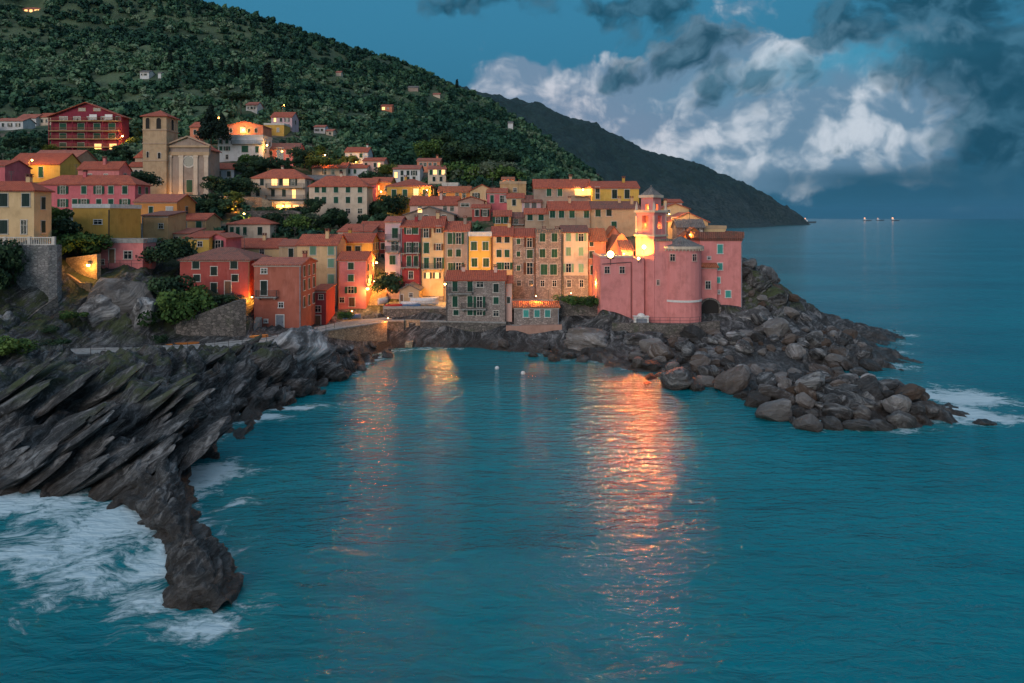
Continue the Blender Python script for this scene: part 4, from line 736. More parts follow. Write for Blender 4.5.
# where rock may be rough: not at house feet, not on the path
HB = np.array([c for c in CTRL if c[2] > 3 and c[1] > 110])
def seg_dist(x, y, pts):
    d = np.full(len(x), 1e9)
    for (ax, ay, *_), (bx, by, *_) in zip(pts[:-1], pts[1:]):
        vx, vy = bx-ax, by-ay; t = np.clip(((x-ax)*vx+(y-ay)*vy)/(vx*vx+vy*vy), 0, 1); d = np.minimum(d, np.hypot(x-ax-t*vx, y-ay-t*vy))
    return d
WPL = [[tuple(P(*q)) for q in w] for w in ([(176, 342, 98), (205, 344, 98.5), (233, 341, 99.5), (246, 336, 100.5)], [(-30, 300, 96.5), (57, 298, 96.5)], [(66, 284, 105), (97, 290, 104)], [(596, 322, 116), (720, 322, 116)])]
def strata(p):
    w = p+np.stack([fbm(p*.11+k*31, 3) for k in range(3)], 1)*1.3
    q = np.stack([w@STR, (w@SU)*.13, (w@SV)*.13], 1)
    a = fbm(q*.55, 3); b = fbm(q*1.5+9, 3); tt = (w@STR); s1 = tt*.40+.45*fbm(p*.08+70, 2); s2 = tt*1.25+.5*fbm(p*.16+90, 2); s1 = s1-np.floor(s1); s2 = s2-np.floor(s2); s1 = np.where(s1 < .82, s1/.82, (1-s1)/.18); s2 = np.where(s2 < .8, s2/.8, (1-s2)/.2)
    return a, b, s1-.5, s2-.5
def rocky(x, y):
    z = ground(x, y); p = np.stack([x, y, z], 1); e = .6
    gx = (ground(x+e, y)-ground(x-e, y))/(2*e); gy = (ground(x, y+e)-ground(x, y-e))/(2*e)
    n = np.stack([-gx, -gy, np.ones_like(gx)], 1); n /= np.linalg.norm(n, axis=1)[:, None]
    k = sstep(3.0, 6.5, seg_dist(x, y, PW))*sstep(121, 112, y-.0)*sstep(1.2, 4., np.minimum(np.minimum(seg_dist(x, y, WPL[0]), seg_dist(x, y, WPL[1])), np.minimum(seg_dist(x, y, WPL[2]), seg_dist(x, y, WPL[3]))))*(1-.45*sstep(92, 99, y))
    k = np.maximum(k, sstep(38, 46, x)*sstep(1, 5, np.maximum(x-43, 0)))*np.where(x > 14, .55, 1.)*(1-.85*sstep(107, 113, y)*sstep(-27, -22, x)*sstep(13, 9, x))
    a, b, s1, s2 = strata(p); f = fbm(p*.9+3, 4); r = 1-np.abs(fbm(p*.22+50, 4))*2.2
    blk = fbm(p*.42+200, 2); d = (1.1*np.clip(a*1.6, -1, 1)+.35*(1-3*np.abs(b))+1.0*s1+.45*s2+.20*f+.32*(r-.5)+.42*np.clip(blk*3, -1, 1))*k*np.where(z < -2, .4, 1.)
    d = d+(1-k)*.12*f
    return p+n*np.clip(d, -2.2, 2.3)[:, None]
def axis(*segs):
    o = []
    for a, b, s in segs: o += list(np.arange(a, b, s))
    return np.array(o+[segs[-1][1]])
xs = axis((-100, -76, 1.2), (-76, -16, .24), (-16, 40, .5), (40, 78, .36)); ys = axis((32, 48, .6), (48, 104, .25), (104, 136, .45))
me = gridmesh('rocky_shore', xs, ys, rocky, 'cliff_rock'); o = link('rocky_shore', me); o['kind'] = 'structure'
def gmat(t, b, o):
    p = pos(t); n = t.noise(p, .25, 5, .6); n2 = t.noise(p, 2.5, 4)
    col = t.mix(t.ss(.42, .55, n), (.03, .055, .02), (.14, .11, .08)); col = t.mix(t.m('MULTIPLY', t.ss(.5, .7, n2), .5), col, (.02, .035, .015)); t.put(b, 'Base_Color', col); b.inputs['Roughness'].default_value = .95; bump(t, b, n2, .3)
mat('village_soil', gmat)
def soft(amp):
    def f(x, y): p = np.stack([x, y, ground(x, y)], 1); p[:, 2] += amp*fbm(p*.18, 3)-.1; return p
    return f
me = gridmesh('village_ground', axis((-190, 84, 1.6)), axis((134.5, 262, 1.4)), soft(.25), 'village_soil'); o = link('village_ground', me); o['kind'] = 'structure'
def hmat(t, b, o):
    p = pos(t); n = t.noise(p, .03, 6, .6); n2 = t.noise(p, .5, 5, .7)
    col = t.mix(t.ss(.4, .6, n), (.03, .06, .03), (.075, .115, .055)); col = t.mix(t.m('MULTIPLY', t.ss(.5, .75, n2), .5), col, (.10, .10, .075)); t.put(b, 'Base_Color', col); b.inputs['Roughness'].default_value = .95; bump(t, b, n2, 1.)
mat('hill_ground', hmat)
me = gridmesh('hill', axis((-460, 160, 5)), axis((261, 700, 5)), soft(2.5), 'hill_ground'); o = link('hill', me); o['kind'] = 'structure'
me = gridmesh('left_ground', axis((-260, -98, 4)), axis((40, 262, 4)), soft(.6), 'village_soil'); o = link('slope_ground', me); o['kind'] = 'structure'
# far headland, standing 1.5 to 2.6 km off
HC = [tuple(P(*a)) for a in ((300, 60, 1500), (440, 85, 1500), (505, 106, 1550), (560, 117, 1650), (600, 130, 1750), (640, 150, 1850), (700, 169, 1950), (740, 184, 2050), (765, 196, 2150), (785, 208, 2250), (798, 217, 2350), (560, 190, 1300), (620, 205, 1350), (680, 218, 1450), (620, 170, 1600), (690, 195, 1700), (740, 210, 1800))]
for x, y in ((550, 231), (600, 231.2), (650, 231), (700, 229.5), (742, 228), (765, 225.5), (790, 224), (806, 223)): a = Z(x, y, 0); HC.append((*a, 0.)); HC.append((a[0]+25, a[1]-150, -25.)); 
for a in ((1020, 2900, -40), (900, 3200, -20), (500, 2900, 80), (0, 2400, 200), (-400, 1900, 330), (700, 1350, -60), (100, 1000, -40), (-300, 1200, 150), (1000, 2100, -70)): HC.append(a)
hland = rbf(np.array(HC), 2.)
def headz(x, y):
    z = hland(x, y); p = np.stack([x, y, z], 1); k = sstep(0, 25, z)
    r = 1-np.abs(fbm(p*.006, 4))*2; p[:, 2] += k*(22*fbm(p*.012, 4)+16*(r-.6)+9*np.abs(noise3(p*.035+70))+6*np.abs(noise3(p*.08))+4*noise3(p*.05+9))-1*(1-k); p[:, 0] += k*6*fbm(p*.03+40, 3); return p
def headmat(t, b, o):
    p = pos(t); n = t.noise(p, .02, 5, .6); n2 = t.noise(p, .12, 4, .7); g = t.n.new('ShaderNodeNewGeometry'); z = t.add('ShaderNodeSeparateXYZ', None, i0=p).outputs[2]
    col = t.mix(t.ss(.4, .62, n2), (.004, .022, .027), (.012, .046, .048)); col = t.mix(t.m('MULTIPLY', t.ss(.45, .6, n), .35), col, (.016, .042, .036))
    rk = t.m('MULTIPLY', t.ss(70., 5., t.m('SUBTRACT', z, t.m('MULTIPLY', n, 110.))), t.ss(.38, .6, n2)); col = t.mix(t.m('MULTIPLY', rk, .45), col, (.07, .075, .08))
    t.put(b, 'Base_Color', col); b.inputs['Roughness'].default_value = .95; bump(t, b, n2, 6.)
mat('headland_cover', headmat)
me = gridmesh('headland', axis((-420, 1060, 7)), axis((1000, 3000, 9)), headz, 'headland_cover'); o = link('headland', me); o['kind'] = 'structure'

# ================================================================== WATER
def foamf(V):
    x, y = V[:, 0], V[:, 1]; f = np.zeros(len(x)); near = (np.abs(x) < 125) & (y > 20) & (y < 170)
    xn, yn = x[near], y[near]; z = ground(xn, yn)
    g = .62*sstep(-2.3, -.15, z)*sstep(.30, .62, .5+.5*fbm(np.stack([xn, yn, 0*xn], 1)*.11+5, 3)*1.6)
    SPL = [((228, 560), (2.2, 6), .6), ((168, 545), (3., 6), 1.), ((150, 520), (4, 4), 1.), ((70, 545), (9, 7), .95), ((120, 520), (8, 6), 1.), ((25, 505), (9, 4), 1.), ((95, 580), (7, 6), .75), ((165, 560), (3.4, 5), 1.), ((190, 628), (4.2, 2.2), 1.), ((150, 600), (4, 3), .8), ((240, 600), (3, 2.4), .55), ((40, 610), (5, 4), .45), ((205, 478), (5, 6), .95), ((235, 500), (4, 5), .45), ((225, 530), (3, 4), .5), ((250, 417), (7, 2.8), 1.), ((290, 408), (5, 1.6), .95), ((320, 405), (4, 1.4), .7), ((212, 415), (4, 2.), 1.), ((375, 357), (5, 3), .7), ((940, 412), (8, 4.), 1.2), ((965, 398), (8, 6), 1.15), ((975, 418), (8, 3.5), 1.1), ((890, 430), (8, 2), .75), ((1000, 405), (7, 5), .6), ((840, 428), (7, 1.5), .6), ((900, 365), (5, 6), .7), ((905, 335), (6, 6), .6), ((850, 378), (9, 3), .75), ((670, 383), (8, 2), .45), ((560, 362), (8, 2.), .4), ((930, 385), (10, 4), .5), ((1010, 370), (9, 5), .25), ((430, 350), (9, 2), .35), ((740, 400), (6, 2), .4)]
    for (px, py), (a, b), s in SPL:
        cx, cy = Z(px, py, 0); g = np.maximum(g, s*np.exp(-(((xn-cx)/a)**2+((yn-cy)/b)**2)*1.25))
    f[near] = g; return f
def grow(a, b, e, n): return [b+(e-b)*((k+1)/n)**3.2 for k in range(n)]
wx = np.array([-v for v in grow(0, 100, 24000, 24)][::-1]+list(np.arange(-100, 100.1, .6))+grow(0, 100, 24000, 24))
wy = np.array([-v for v in grow(0, -15, 6000, 10)][::-1]+list(np.arange(16, 150, .6))+grow(0, 150, 26000, 30))
def watm(t, b, o):
    p = pos(t); fo = t.add('ShaderNodeAttribute', {'attribute_name': 'foam'}).outputs['Fac']
    warp = t.vm('ADD', p, scl(t, t.add('ShaderNodeTexNoise', None, Vector=p, Scale=.18, Detail=3.).outputs['Color'], (5, 5, 0)))
    fs = t.noise(scl(t, warp, (.6, 1.1, 1)), 1.35, 8, .7); fs2 = t.noise(scl(t, warp, (1, 1, 1)), .28, 5, .6)
    fm = t.m('ADD', t.m('MULTIPLY', fo, .95), t.m('ADD', t.m('MULTIPLY', t.m('SUBTRACT', fs, .5), 1.5), t.m('MULTIPLY', t.m('SUBTRACT', fs2, .5), 1.3)))
    fm = t.m('MULTIPLY', t.ss(.44, .88, fm), t.ss(.04, .22, fo))
    y = t.add('ShaderNodeSeparateXYZ', None, i0=p).outputs[1]
    n0 = t.noise(scl(t, p, (.5, 1, 1)), .022, 4, .55)
    col = t.mix(t.ss(.35, .68, n0), (.0009, .128, .164), (.002, .215, .262))
    col = t.mix(t.m('MULTIPLY', t.ss(.52, .72, t.noise(scl(t, warp, (.5, 1., 1)), .16, 5, .62)), .5), col, (.0006, .078, .105)); col = t.mix(t.m('MULTIPLY', t.ss(.1, .5, fo), .5), col, (.008, .19, .215))
    col = t.mix(t.m('MULTIPLY', fm, .82), col, (.60, .72, .78)); t.put(b, 'Base_Color', col)
    t.put(b, 'Roughness', t.m('ADD', .075, t.m('MULTIPLY', fm, .5))); b.inputs['IOR'].default_value = 1.33
    w1 = t.noise(scl(t, p, (.38, 1., 1)), .30, 3, .5, .5); w2 = t.noise(scl(t, p, (.40, 1., 1)), 1.25, 4, .6, .5); w3 = t.noise(scl(t, p, (.48, 1., 1)), 4., 3, .6)
    h = t.m('ADD', t.m('MULTIPLY', w1, .50), t.m('ADD', t.m('MULTIPLY', w2, .38), t.m('MULTIPLY', w3, .05)))
    h = t.m('ADD', h, t.m('MULTIPLY', t.noise(scl(t, p, (.4, 1., 1)), .06, 2), .9)); h = t.m('ADD', h, t.m('MULTIPLY', fm, .08)); bump(t, b, h, .8, 1.)
mat('sea_water', watm)
def flat(x, y): return np.stack([x, y, np.zeros_like(x)], 1)
me = gridmesh('sea', wx, wy, flat, 'sea_water', lambda V: {'foam': foamf(V)}); o = link('sea', me); o['kind'] = 'structure'

# ================================================================== BOULDERS
def ico(sub):
    import bmesh
    bm = bmesh.new(); bmesh.ops.create_icosphere(bm, subdivisions=sub, radius=1.); v = np.array([q.co[:] for q in bm.verts]); f = np.array([[w.index for w in q.verts] for q in bm.faces]); bm.free(); return v, f
IV3, IF3 = ico(3); IV5, IF5 = ico(5)
def rockmesh(name, seed, sub3=True, mt='boulder_rock', rough=.3):
    v, f = (IV3, IF3) if sub3 else (IV5, IF5); rg = np.random.default_rng(seed); d = np.full(len(v), 9.)
    for k in range(14):                                       # cut by random planes: broken, faceted stone
        n = rg.normal(size=3); n /= np.linalg.norm(n); c = v@n; d = np.where(c > .05, np.minimum(d, rg.uniform(.62, .95)/np.maximum(c, .05)), d)
    d = np.minimum(d, 1.12); p = v*d[:, None]; p = p*(1+rough*.55*fbm(p*1.4+seed*3.1, 4)+rough*.25*fbm(p*4.5+seed, 3))[:, None]
    return npmesh(name, p, f, mt, smooth=not sub3)
RK = [rockmesh('boulder', k) for k in range(8)]; RKP = [rockmesh('boulder', 20+k, True, 'pale_rock') for k in range(3)]
def boulder(x, y, z, sx, sy, sz, label, group, me=None):
    o = link('boulder', me or random.choice(RK), None, (x, y, z)); o.scale = (sx, sy, sz); o.rotation_euler = (random.uniform(-.5, .5), random.uniform(-.5, .5), random.uniform(0, 6.3)); return tag(o, label, 'boulder', group)
def zone(n, poly_px, ylift, s0, s1, label, group, mix=0., seed=1):
    """n boulders over the ground inside a pixel outline traced at z about ylift"""
    rg = random.Random(seed); pts = [Z(x, y, ylift) for x, y in poly_px]; x0, x1 = min(p[0] for p in pts), max(p[0] for p in pts); y0, y1 = min(p[1] for p in pts), max(p[1] for p in pts); got = []
    tries = 0
    while len(got) < n and tries < 9000:
        tries += 1; x, y = rg.uniform(x0, x1), rg.uniform(y0, y1); ins = False
        for (ax, ay), (bx, by) in zip(pts, pts[1:]+pts[:1]):
            if (ay > y) != (by > y) and x < (bx-ax)*(y-ay)/(by-ay)+ax: ins = not ins
        s = rg.uniform(s0, s1)*rg.choice((.5, .7, 1, 1, 1.35))
        if ins and all((x-a)**2+(y-b)**2 > (.62*(s+c))**2 for a, b, c in got): got.append((x, y, s))
    zs = ground([g[0] for g in got], [g[1] for g in got])
    for (x, y, s), z in zip(got, zs):
        boulder(x, y, max(z, -.35)+s*.42, s*rg.uniform(.85, 1.3), s*rg.uniform(.8, 1.1), s*rg.uniform(.6, .9), label, group, rg.choice(RKP) if rg.random() < mix else rg.choice(RK))
zone(95, [(735, 388), (795, 378), (850, 384), (895, 391), (925, 396), (935, 408), (910, 417), (850, 420), (800, 419), (762, 402)], 1., .85, 1.8, 'dark brown boulder of the long breakwater running out into the sea', 'breakwater boulders', .12, 2)
zone(90, [(625, 352), (690, 340), (760, 338), (820, 345), (870, 350), (878, 360), (812, 367), (770, 378), (700, 378), (640, 370)], 2., .75, 1.7, 'greyish boulder on the apron below the pink church and sea house', 'boulders below the pink church', .4, 3)
zone(60, [(742, 318), (755, 300), (800, 318), (850, 326), (890, 333), (868, 345), (820, 342), (760, 335)], 4., .8, 1.7, 'dark boulder on the headland tip beyond the pink sea house', 'boulders on the tip of the headland', .1, 4)
zone(16, [(330, 362), (372, 342), (398, 345), (350, 372)], 1., .6, 1.2, 'small rock at the foot of the lit sea wall', 'rocks below the lit sea wall', .2, 6)
zone(18, [(500, 340), (560, 343), (600, 355), (560, 358), (510, 351)], .8, .6, 1.1, 'small dark rock under the stone boathouse', 'rocks below the boathouse', .2, 7)
def big(px, py, Y, sx, sy, sz, rz, label, seed, mt='cliff_rock', tilt=(0, 0)):
    q = P(px, py, Y); o = link('boulder', rockmesh('boulder', seed, False, mt, .42), None, q); o.scale = (sx, sy, sz); o.rotation_euler = (R(tilt[0]), R(tilt[1]), R(rz)); tag(o, label, 'boulder')
big(150, 412, 66.0, 4.6, 4.2, 3.6, 20, 'massive rounded shoulder of the dark cliff over the surf', 71, 'cliff_rock', (0, -18))
#big(207, 580, 40.8, 2.7, 1.45, 1.8, -52, 'big brown wave washed rock at the end of the dark spur', 41, 'cliff_rock', (8, 12))
big(188, 600, 39.4, 1.5, 1.2, 1.0, 10, 'low dark wet slab at the foot of the wave washed rock', 42)
#big(190, 535, 45.8, 3.1, 1.15, 1.3, -58, 'middle rock of the dark spur breaking the waves', 43, 'cliff_rock', (0, 20))
#big(172, 500, 50.4, 3.4, 1.4, 1.6, -55, 'upper rock of the dark spur joined to the cliff', 44, 'cliff_rock', (0, 15))
big(265, 372, 84, 3.4, 2.6, 2.9, 20, 'tall cracked rock with pale top below the tall brick red house', 45, 'cliff_rock', (0, -12))
big(300, 352, 93, 4.6, 3.4, 2.9, 35, 'pale slanting slab rock below the walkway bend', 46, 'pale_rock', (0, -22))
big(300, 387, 85, 2.0, 1.6, 1.2, 10, 'rounded dark rock standing in the surf', 47)
big(282, 398, 81, 1.5, 1.4, 1.3, 70, 'pointed brown rock in the surf', 48)
big(258, 402, 79, 2.4, 1.6, 1.3, 10, 'low dark rock ringed by white foam', 49)
big(235, 405, 77.5, 2.2, 1.5, 1.2, 0, 'low flat rock in the foam closest to the dark cliff', 55)
big(330, 372, 93, 2.6, 2., 1.5, 15, 'dark blunt rock near the small swell at the walkway', 50)
big(345, 366, 99, 1.9, 1.3, 1.1, 15, 'small dark rock lapped by the swell', 56)
big(590, 342, 112, 4.3, 2.8, 2.1, 8, 'wide pale layered rock under the left corner of the pink church', 51, 'pale_rock', (0, 8))
big(642, 340, 110.5, 4.6, 2.4, 1.5, -4, 'long pale layered rock below the church shrine', 52, 'pale_rock', (0, -6))
big(605, 360, 106, 3.2, 2., .8, 0, 'low brown flat rock at the water edge below the church', 53)
big(650, 354, 107, 4.4, 2.2, 1.5, 0, 'dark hollow rock below the long pale rock', 54)
big(755, 283, 125.5, 2.6, 2.4, 2.6, 0, 'highest crag rising beside the pink sea house', 57)
big(770, 298, 124, 3.2, 2.8, 2.8, 40, 'broad crag below the highest crag', 58)
big(755, 320, 118, 3.0, 2.2, 2.2, 0, 'blue grey block under the corner of the pink sea house', 59, 'pale_rock')
big(835, 346, 111, 3.1, 2.6, 2.3, 30, 'big round black boulder on the apron by the sea', 60)
big(868, 405, 76, 1.5, 1.3, 1.3, 0, 'large grey facetted boulder in the middle of the breakwater', 61, 'pale_rock')
big(985, 424, 73, 1.1, .8, .5, 0, 'single rock awash off the breakwater tip', 62)

# slanting slabs that break out of the layered cliff
from mathutils import Matrix
SL = [rockmesh('layered_rock', 80+k, True, 'cliff_rock', .22) for k in range(6)]
def slab_rock(px, py, z0, L, W, T):
    x, y = Z(px, py, z0); z = float(ground(x, y)[0]); n = Vector(STR).normalized(); d = Vector((.86, .05, .50)); d = (d-n*d.dot(n)).normalized(); w = n.cross(d)
    M = Matrix((d, w, n)).transposed().to_4x4(); o = link('layered_rock', random.choice(SL)); o.matrix_world = Matrix.Translation((x, y, z-.12)) @ M @ Matrix.Rotation(random.uniform(-.22, .22), 4, 'Z') @ Matrix.Rotation(random.uniform(-.08, .08), 4, 'Y') @ Matrix.Diagonal((L, W, T, 1)); tag(o, 'slanting dark rock slab jutting from the layered cliff by the surf', 'rock', 'slabs of the layered cliff')
rg_ = random.Random(5)
for k in range(58):
    v = rg_.random(); py = 370+115*v; pxm = 205-65*max(0, (py-425)/60); slab_rock(rg_.uniform(-10, pxm-18), py, 6.5*(1-v)+.3, rg_.uniform(3.2, 8.5), rg_.uniform(1.4, 3.2), rg_.uniform(.35, .75))
for k in range(22): px_ = rg_.uniform(200, 320); slab_rock(px_, rg_.uniform(368, 402)-(px_-200)*.22, 2.5, rg_.uniform(1.5, 3.4), rg_.uniform(.8, 1.6), rg_.uniform(.4, .9))

# the spur: one ridge of rock tapering into the surf
def spur():
    K = [(128, 470, 3.0, 2.5), (150, 488, 2.3, 2.2), (166, 507, 1.55, 1.7), (177, 530, 1.15, 1.35), (187, 552, .95, 1.0), (199, 573, 1.45, 1.8), (211, 594, 1.2, 1.35), (222, 611, .35, .3)]
    n, mr = 200, 72; T = np.linspace(0, len(K)-1.001, n); i = T.astype(int); f = (T-i)[:, None]; W = np.array([(*Z(a, b, 0), w, h) for a, b, w, h in K]); k = W[i]*(1-f)+W[i+1]*f
    d = np.gradient(k[:, :2], axis=0); d /= np.linalg.norm(d, axis=1)[:, None]; nn = np.stack([-d[:, 1], d[:, 0]], 1); V = []
    for q in range(n):
        for m_ in range(mr): a = 2*math.pi*m_/mr; c = math.cos(a); s_ = math.sin(a); V.append((k[q, 0]+nn[q, 0]*c*k[q, 2], k[q, 1]+nn[q, 1]*c*k[q, 2], s_*k[q, 3]*(1. if s_ > 0 else .8)))
    V = np.array(V); a, b, s1, s2 = strata(V+np.array([300., 20., 5.])); c = np.repeat(k[:, :2], mr, 0); rad = V-np.concatenate([c, np.zeros((len(c), 1))], 1); rl = np.linalg.norm(rad, axis=1)[:, None]
    dd = .75*s1+.55*s2+.30*fbm(V*2.2+8, 4)+.35*(1-3*np.abs(fbm(V*.8+5, 3)))+.5*fbm(V*.45+2, 2); V = V+rad/rl*dd[:, None]*np.minimum(1, rl/1.2)
    Fq = [(q*mr+m_, q*mr+(m_+1) % mr, (q+1)*mr+(m_+1) % mr, (q+1)*mr+m_) for q in range(n-1) for m_ in range(mr)]
    o = link('rock_spur', npmesh('rock_spur', V, Fq, 'cliff_rock')); tag(o, 'jagged dark spur of rock tapering into the white surf', 'rock')
spur()
big(128, 303, 101.5, 5.2, 2.4, 4.6, 0, 'pale tan cliff face directly below the pink terrace house', 91, 'pale_rock', (0, 10)); big(100, 318, 99.5, 3.6, 2., 3.0, 20, 'lower pale cliff block beside the face under the pink terrace house', 92, 'pale_rock', (0, -15)); big(150, 318, 99.5, 2.6, 2., 3.6, 50, 'cracked cliff block behind the walkway kayaks', 93, 'pale_rock')
# ================================================================== WALLS, PATHS, STAIRS
def ptop(px, py, Y): return P(px, py, Y)
def wall_strip(name, label, cat, pts, thick, mt, coping=None, rough=True, kind=None):
    """pts: (px, top py, bottom py, Y)"""
    m = MB(); q = [(P(a, t, Y), P(a, b, Y)) for a, t, b, Y in pts]; o0 = q[0][1].copy()
    for (t0, b0), (t1, b1) in zip(q[:-1], q[1:]):
        d = Vector((t1.x-t0.x, t1.y-t0.y, 0)).normalized(); n = Vector((d.y, -d.x, 0))*-thick
        v = [b0, b1, b1+n, b0+n, t0, t1, t1+n, t0+n]; v = [w-o0 for w in v]; 
        for w in v[:4]: w.z -= 1.2
        i = len(m.v); m.v += [tuple(w) for w in v]
        for f in ((0, 1, 2, 3), (4, 5, 6, 7), (0, 1, 5, 4), (2, 3, 7, 6), (0, 3, 7, 4), (1, 2, 6, 5)): m.f.append(tuple(i+k for k in f)); m.m.append(0)
    o = m.build(name, mt, None, loc=o0); tag(o, label, cat, None, kind)
    if coping:
        c = MB()
        for (t0, b0), (t1, b1) in zip(q[:-1], q[1:]):
            d = Vector((t1.x-t0.x, t1.y-t0.y, 0)).normalized(); n = Vector((d.y, -d.x, 0)); v = []
            for dz in (.004, .2): v += [t0+n*.12-o0, t1+n*.12-o0, t1-n*(thick+.1)-o0, t0-n*(thick+.1)-o0]; v[-4:] = [w+Vector((0, 0, dz)) for w in v[-4:]]
            i = len(c.v); c.v += [tuple(w) for w in v]
            for f in ((0, 1, 2, 3), (4, 5, 6, 7), (0, 1, 5, 4), (2, 3, 7, 6), (0, 3, 7, 4), (1, 2, 6, 5)): c.f.append(tuple(i+k for k in f)); c.m.append(0)
        c.build('coping', coping, o)
    return o
wall_strip('retaining_wall', 'tall grey stone retaining wall under the white balustrade', 'wall', [(-30, 245, 300, 97), (57, 245, 298, 97), (58, 246, 296, 103)], 1., 'blue_stone_wall')
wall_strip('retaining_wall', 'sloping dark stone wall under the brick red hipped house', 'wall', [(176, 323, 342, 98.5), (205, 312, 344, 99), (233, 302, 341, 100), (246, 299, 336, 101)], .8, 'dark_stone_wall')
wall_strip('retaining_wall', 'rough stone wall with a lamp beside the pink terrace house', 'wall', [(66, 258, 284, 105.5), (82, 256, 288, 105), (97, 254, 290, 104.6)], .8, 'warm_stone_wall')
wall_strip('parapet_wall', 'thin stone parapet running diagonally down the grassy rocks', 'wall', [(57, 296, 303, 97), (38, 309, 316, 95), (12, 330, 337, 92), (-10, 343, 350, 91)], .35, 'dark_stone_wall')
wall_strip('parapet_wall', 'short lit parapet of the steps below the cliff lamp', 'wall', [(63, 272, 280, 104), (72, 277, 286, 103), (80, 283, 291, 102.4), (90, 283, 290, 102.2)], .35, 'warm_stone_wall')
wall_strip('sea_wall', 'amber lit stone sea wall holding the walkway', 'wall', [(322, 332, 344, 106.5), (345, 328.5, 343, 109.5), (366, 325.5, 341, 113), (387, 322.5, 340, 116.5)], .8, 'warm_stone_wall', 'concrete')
wall_strip('quay_wall', 'upper grey quay wall in front of the boats', 'wall', [(384, 309, 322, 122), (446, 308.5, 322, 122)], .7, 'dark_stone_wall', 'concrete')
wall_strip('quay_wall', 'lower long quay wall to the right of the lit passage', 'wall', [(420, 322, 337, 119.6), (470, 322.5, 338, 119.6), (506, 323.5, 339, 119.4)], .9, 'dark_stone_wall', 'concrete')
wall_strip('quay_wall', 'short piece of lower quay wall left of the lit passage', 'wall', [(386, 321.5, 337, 119.6), (404, 321.5, 337, 119.6)], .9, 'dark_stone_wall', 'concrete')
wall_strip('quay_wall', 'brown rendered wall under the stone boathouse', 'wall', [(506, 326, 341, 117.8), (562, 325, 341, 117.6)], .8, 'brownpink')
wall_strip('garden_wall', 'stone wall with plants on top right of the stone boathouse', 'wall', [(559, 297, 322, 121), (582, 297, 322, 121), (602, 299, 318, 121)], .7, 'dark_stone_wall')
wall_strip('retaining_wall', 'low stone wall around the foot of the pink church', 'wall', [(612, 323, 329, 113.5), (650, 323.5, 331, 112.3), (690, 324, 331, 112.3), (720, 321, 328, 114)], .8, 'dark_stone_wall', None)
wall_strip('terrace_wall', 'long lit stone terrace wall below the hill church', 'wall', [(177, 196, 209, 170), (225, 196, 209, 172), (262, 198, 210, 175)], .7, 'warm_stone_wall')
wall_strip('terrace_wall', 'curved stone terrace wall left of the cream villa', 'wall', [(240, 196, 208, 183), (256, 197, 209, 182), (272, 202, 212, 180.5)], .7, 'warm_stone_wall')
wall_strip('terrace_wall', 'ivy edged terrace wall above the small cream house', 'wall', [(244, 211, 222, 164), (290, 210, 221, 165), (300, 212, 222, 164)], .6, 'dark_stone_wall')
# passage under the quay: lit side walls
m = MB(); w = 16/F*119.6
m.box(-w/2, -w/2+.8, .3, 5, -3, 2.5); m.box(w/2-.8, w/2, .3, 5, -3, 2.5); m.box(-w/2+.8, w/2-.8, 4.2, 5, -3, 2.5); m.box(-w/2, w/2, .3, 5, 2.5, 2.9); m.box(-w/2+.8, w/2-.8, -4, 4.2, -3, -.25)
o = m.build('passage', 'warm_stone_wall', None, loc=P(412, 337, 119.8)); tag(o, 'lit passage opening onto the beach through the lower quay wall', 'passage')
# quay paving
def slab(name, pts, z, th, mt, kind='structure'):
    m = MB(); m.prism([(p[0], p[1]) for p in pts], z-th, z, 'z'); o = m.build(name, mt); o['kind'] = kind; return o
zq = P(400, 305, 124).z
A = P(383, 306, 122.3); B = P(447, 306, 122.3); slab('quay', [(A.x, 122.4), (B.x, 122.4), (B.x, 131), (A.x, 131)], zq-.05, 1.2, 'concrete')
A = P(500, 306, 124); B = P(606, 306, 124); slab('quay_lane', [(A.x, 124), (B.x, 124), (B.x, 131), (A.x, 131)], P(550, 301, 127).z, 1.2, 'concrete')
A = P(386, 322, 119.6); B = P(506, 322, 119.6); slab('lower_quay', [(A.x, 120.5), (B.x, 120.5), (B.x, 122), (A.x, 122)], P(450, 323, 120).z, .5, 'concrete')
A = P(512, 325, 117); B = P(563, 325, 117); slab('boathouse_landing', [(A.x, 117.9), (B.x, 117.9), (B.x, 121), (A.x, 121)], P(530, 325.5, 118).z, .5, 'concrete')
# walkway
m = MB(); L_, R_ = [], []
for k, (x, y, z) in enumerate(PW):
    a = PW[max(0, k-1)]; b = PW[min(len(PW)-1, k+1)]; d = Vector((b[0]-a[0], b[1]-a[1], 0)).normalized(); n = Vector((-d.y, d.x, 0)); L_.append((x+n.x*2.4, y+n.y*2.4, z)); R_.append((x-n.x*1.9, y-n.y*1.9, z))
for k in range(len(PW)-1):
    q = [R_[k], R_[k+1], L_[k+1], L_[k]]; lo = [(x, y, z-1.6) for x, y, z in q]; m.quad(q); m.quad([lo[0], lo[1], q[1], q[0]]); m.quad([q[3], q[2], lo[2], lo[3]])
o = m.build('path', 'concrete'); o['kind'] = 'structure'
def railing(name, label, pts, h=1., step=1.6):
    m = MB(); o0 = Vector(pts[0])
    for a, b in zip(pts[:-1], pts[1:]):
        a, b = Vector(a)-o0, Vector(b)-o0; n = max(1, int((b-a).length/step))
        for k in range(n+1): p = a+(b-a)*k/n; m.box(p.x-.025, p.x+.025, p.y-.025, p.y+.025, p.z-.3, p.z+h)
        for f in (.5, 1.): m.tube(a+Vector((0, 0, h*f)), b+Vector((0, 0, h*f)), .022, 5)
    o = m.build(name, 'iron', None, loc=o0); tag(o, label, 'railing')
railing('railing', 'thin iron railing along the seaward edge of the walkway', [(x, y, z) for x, y, z in R_[1:7]])
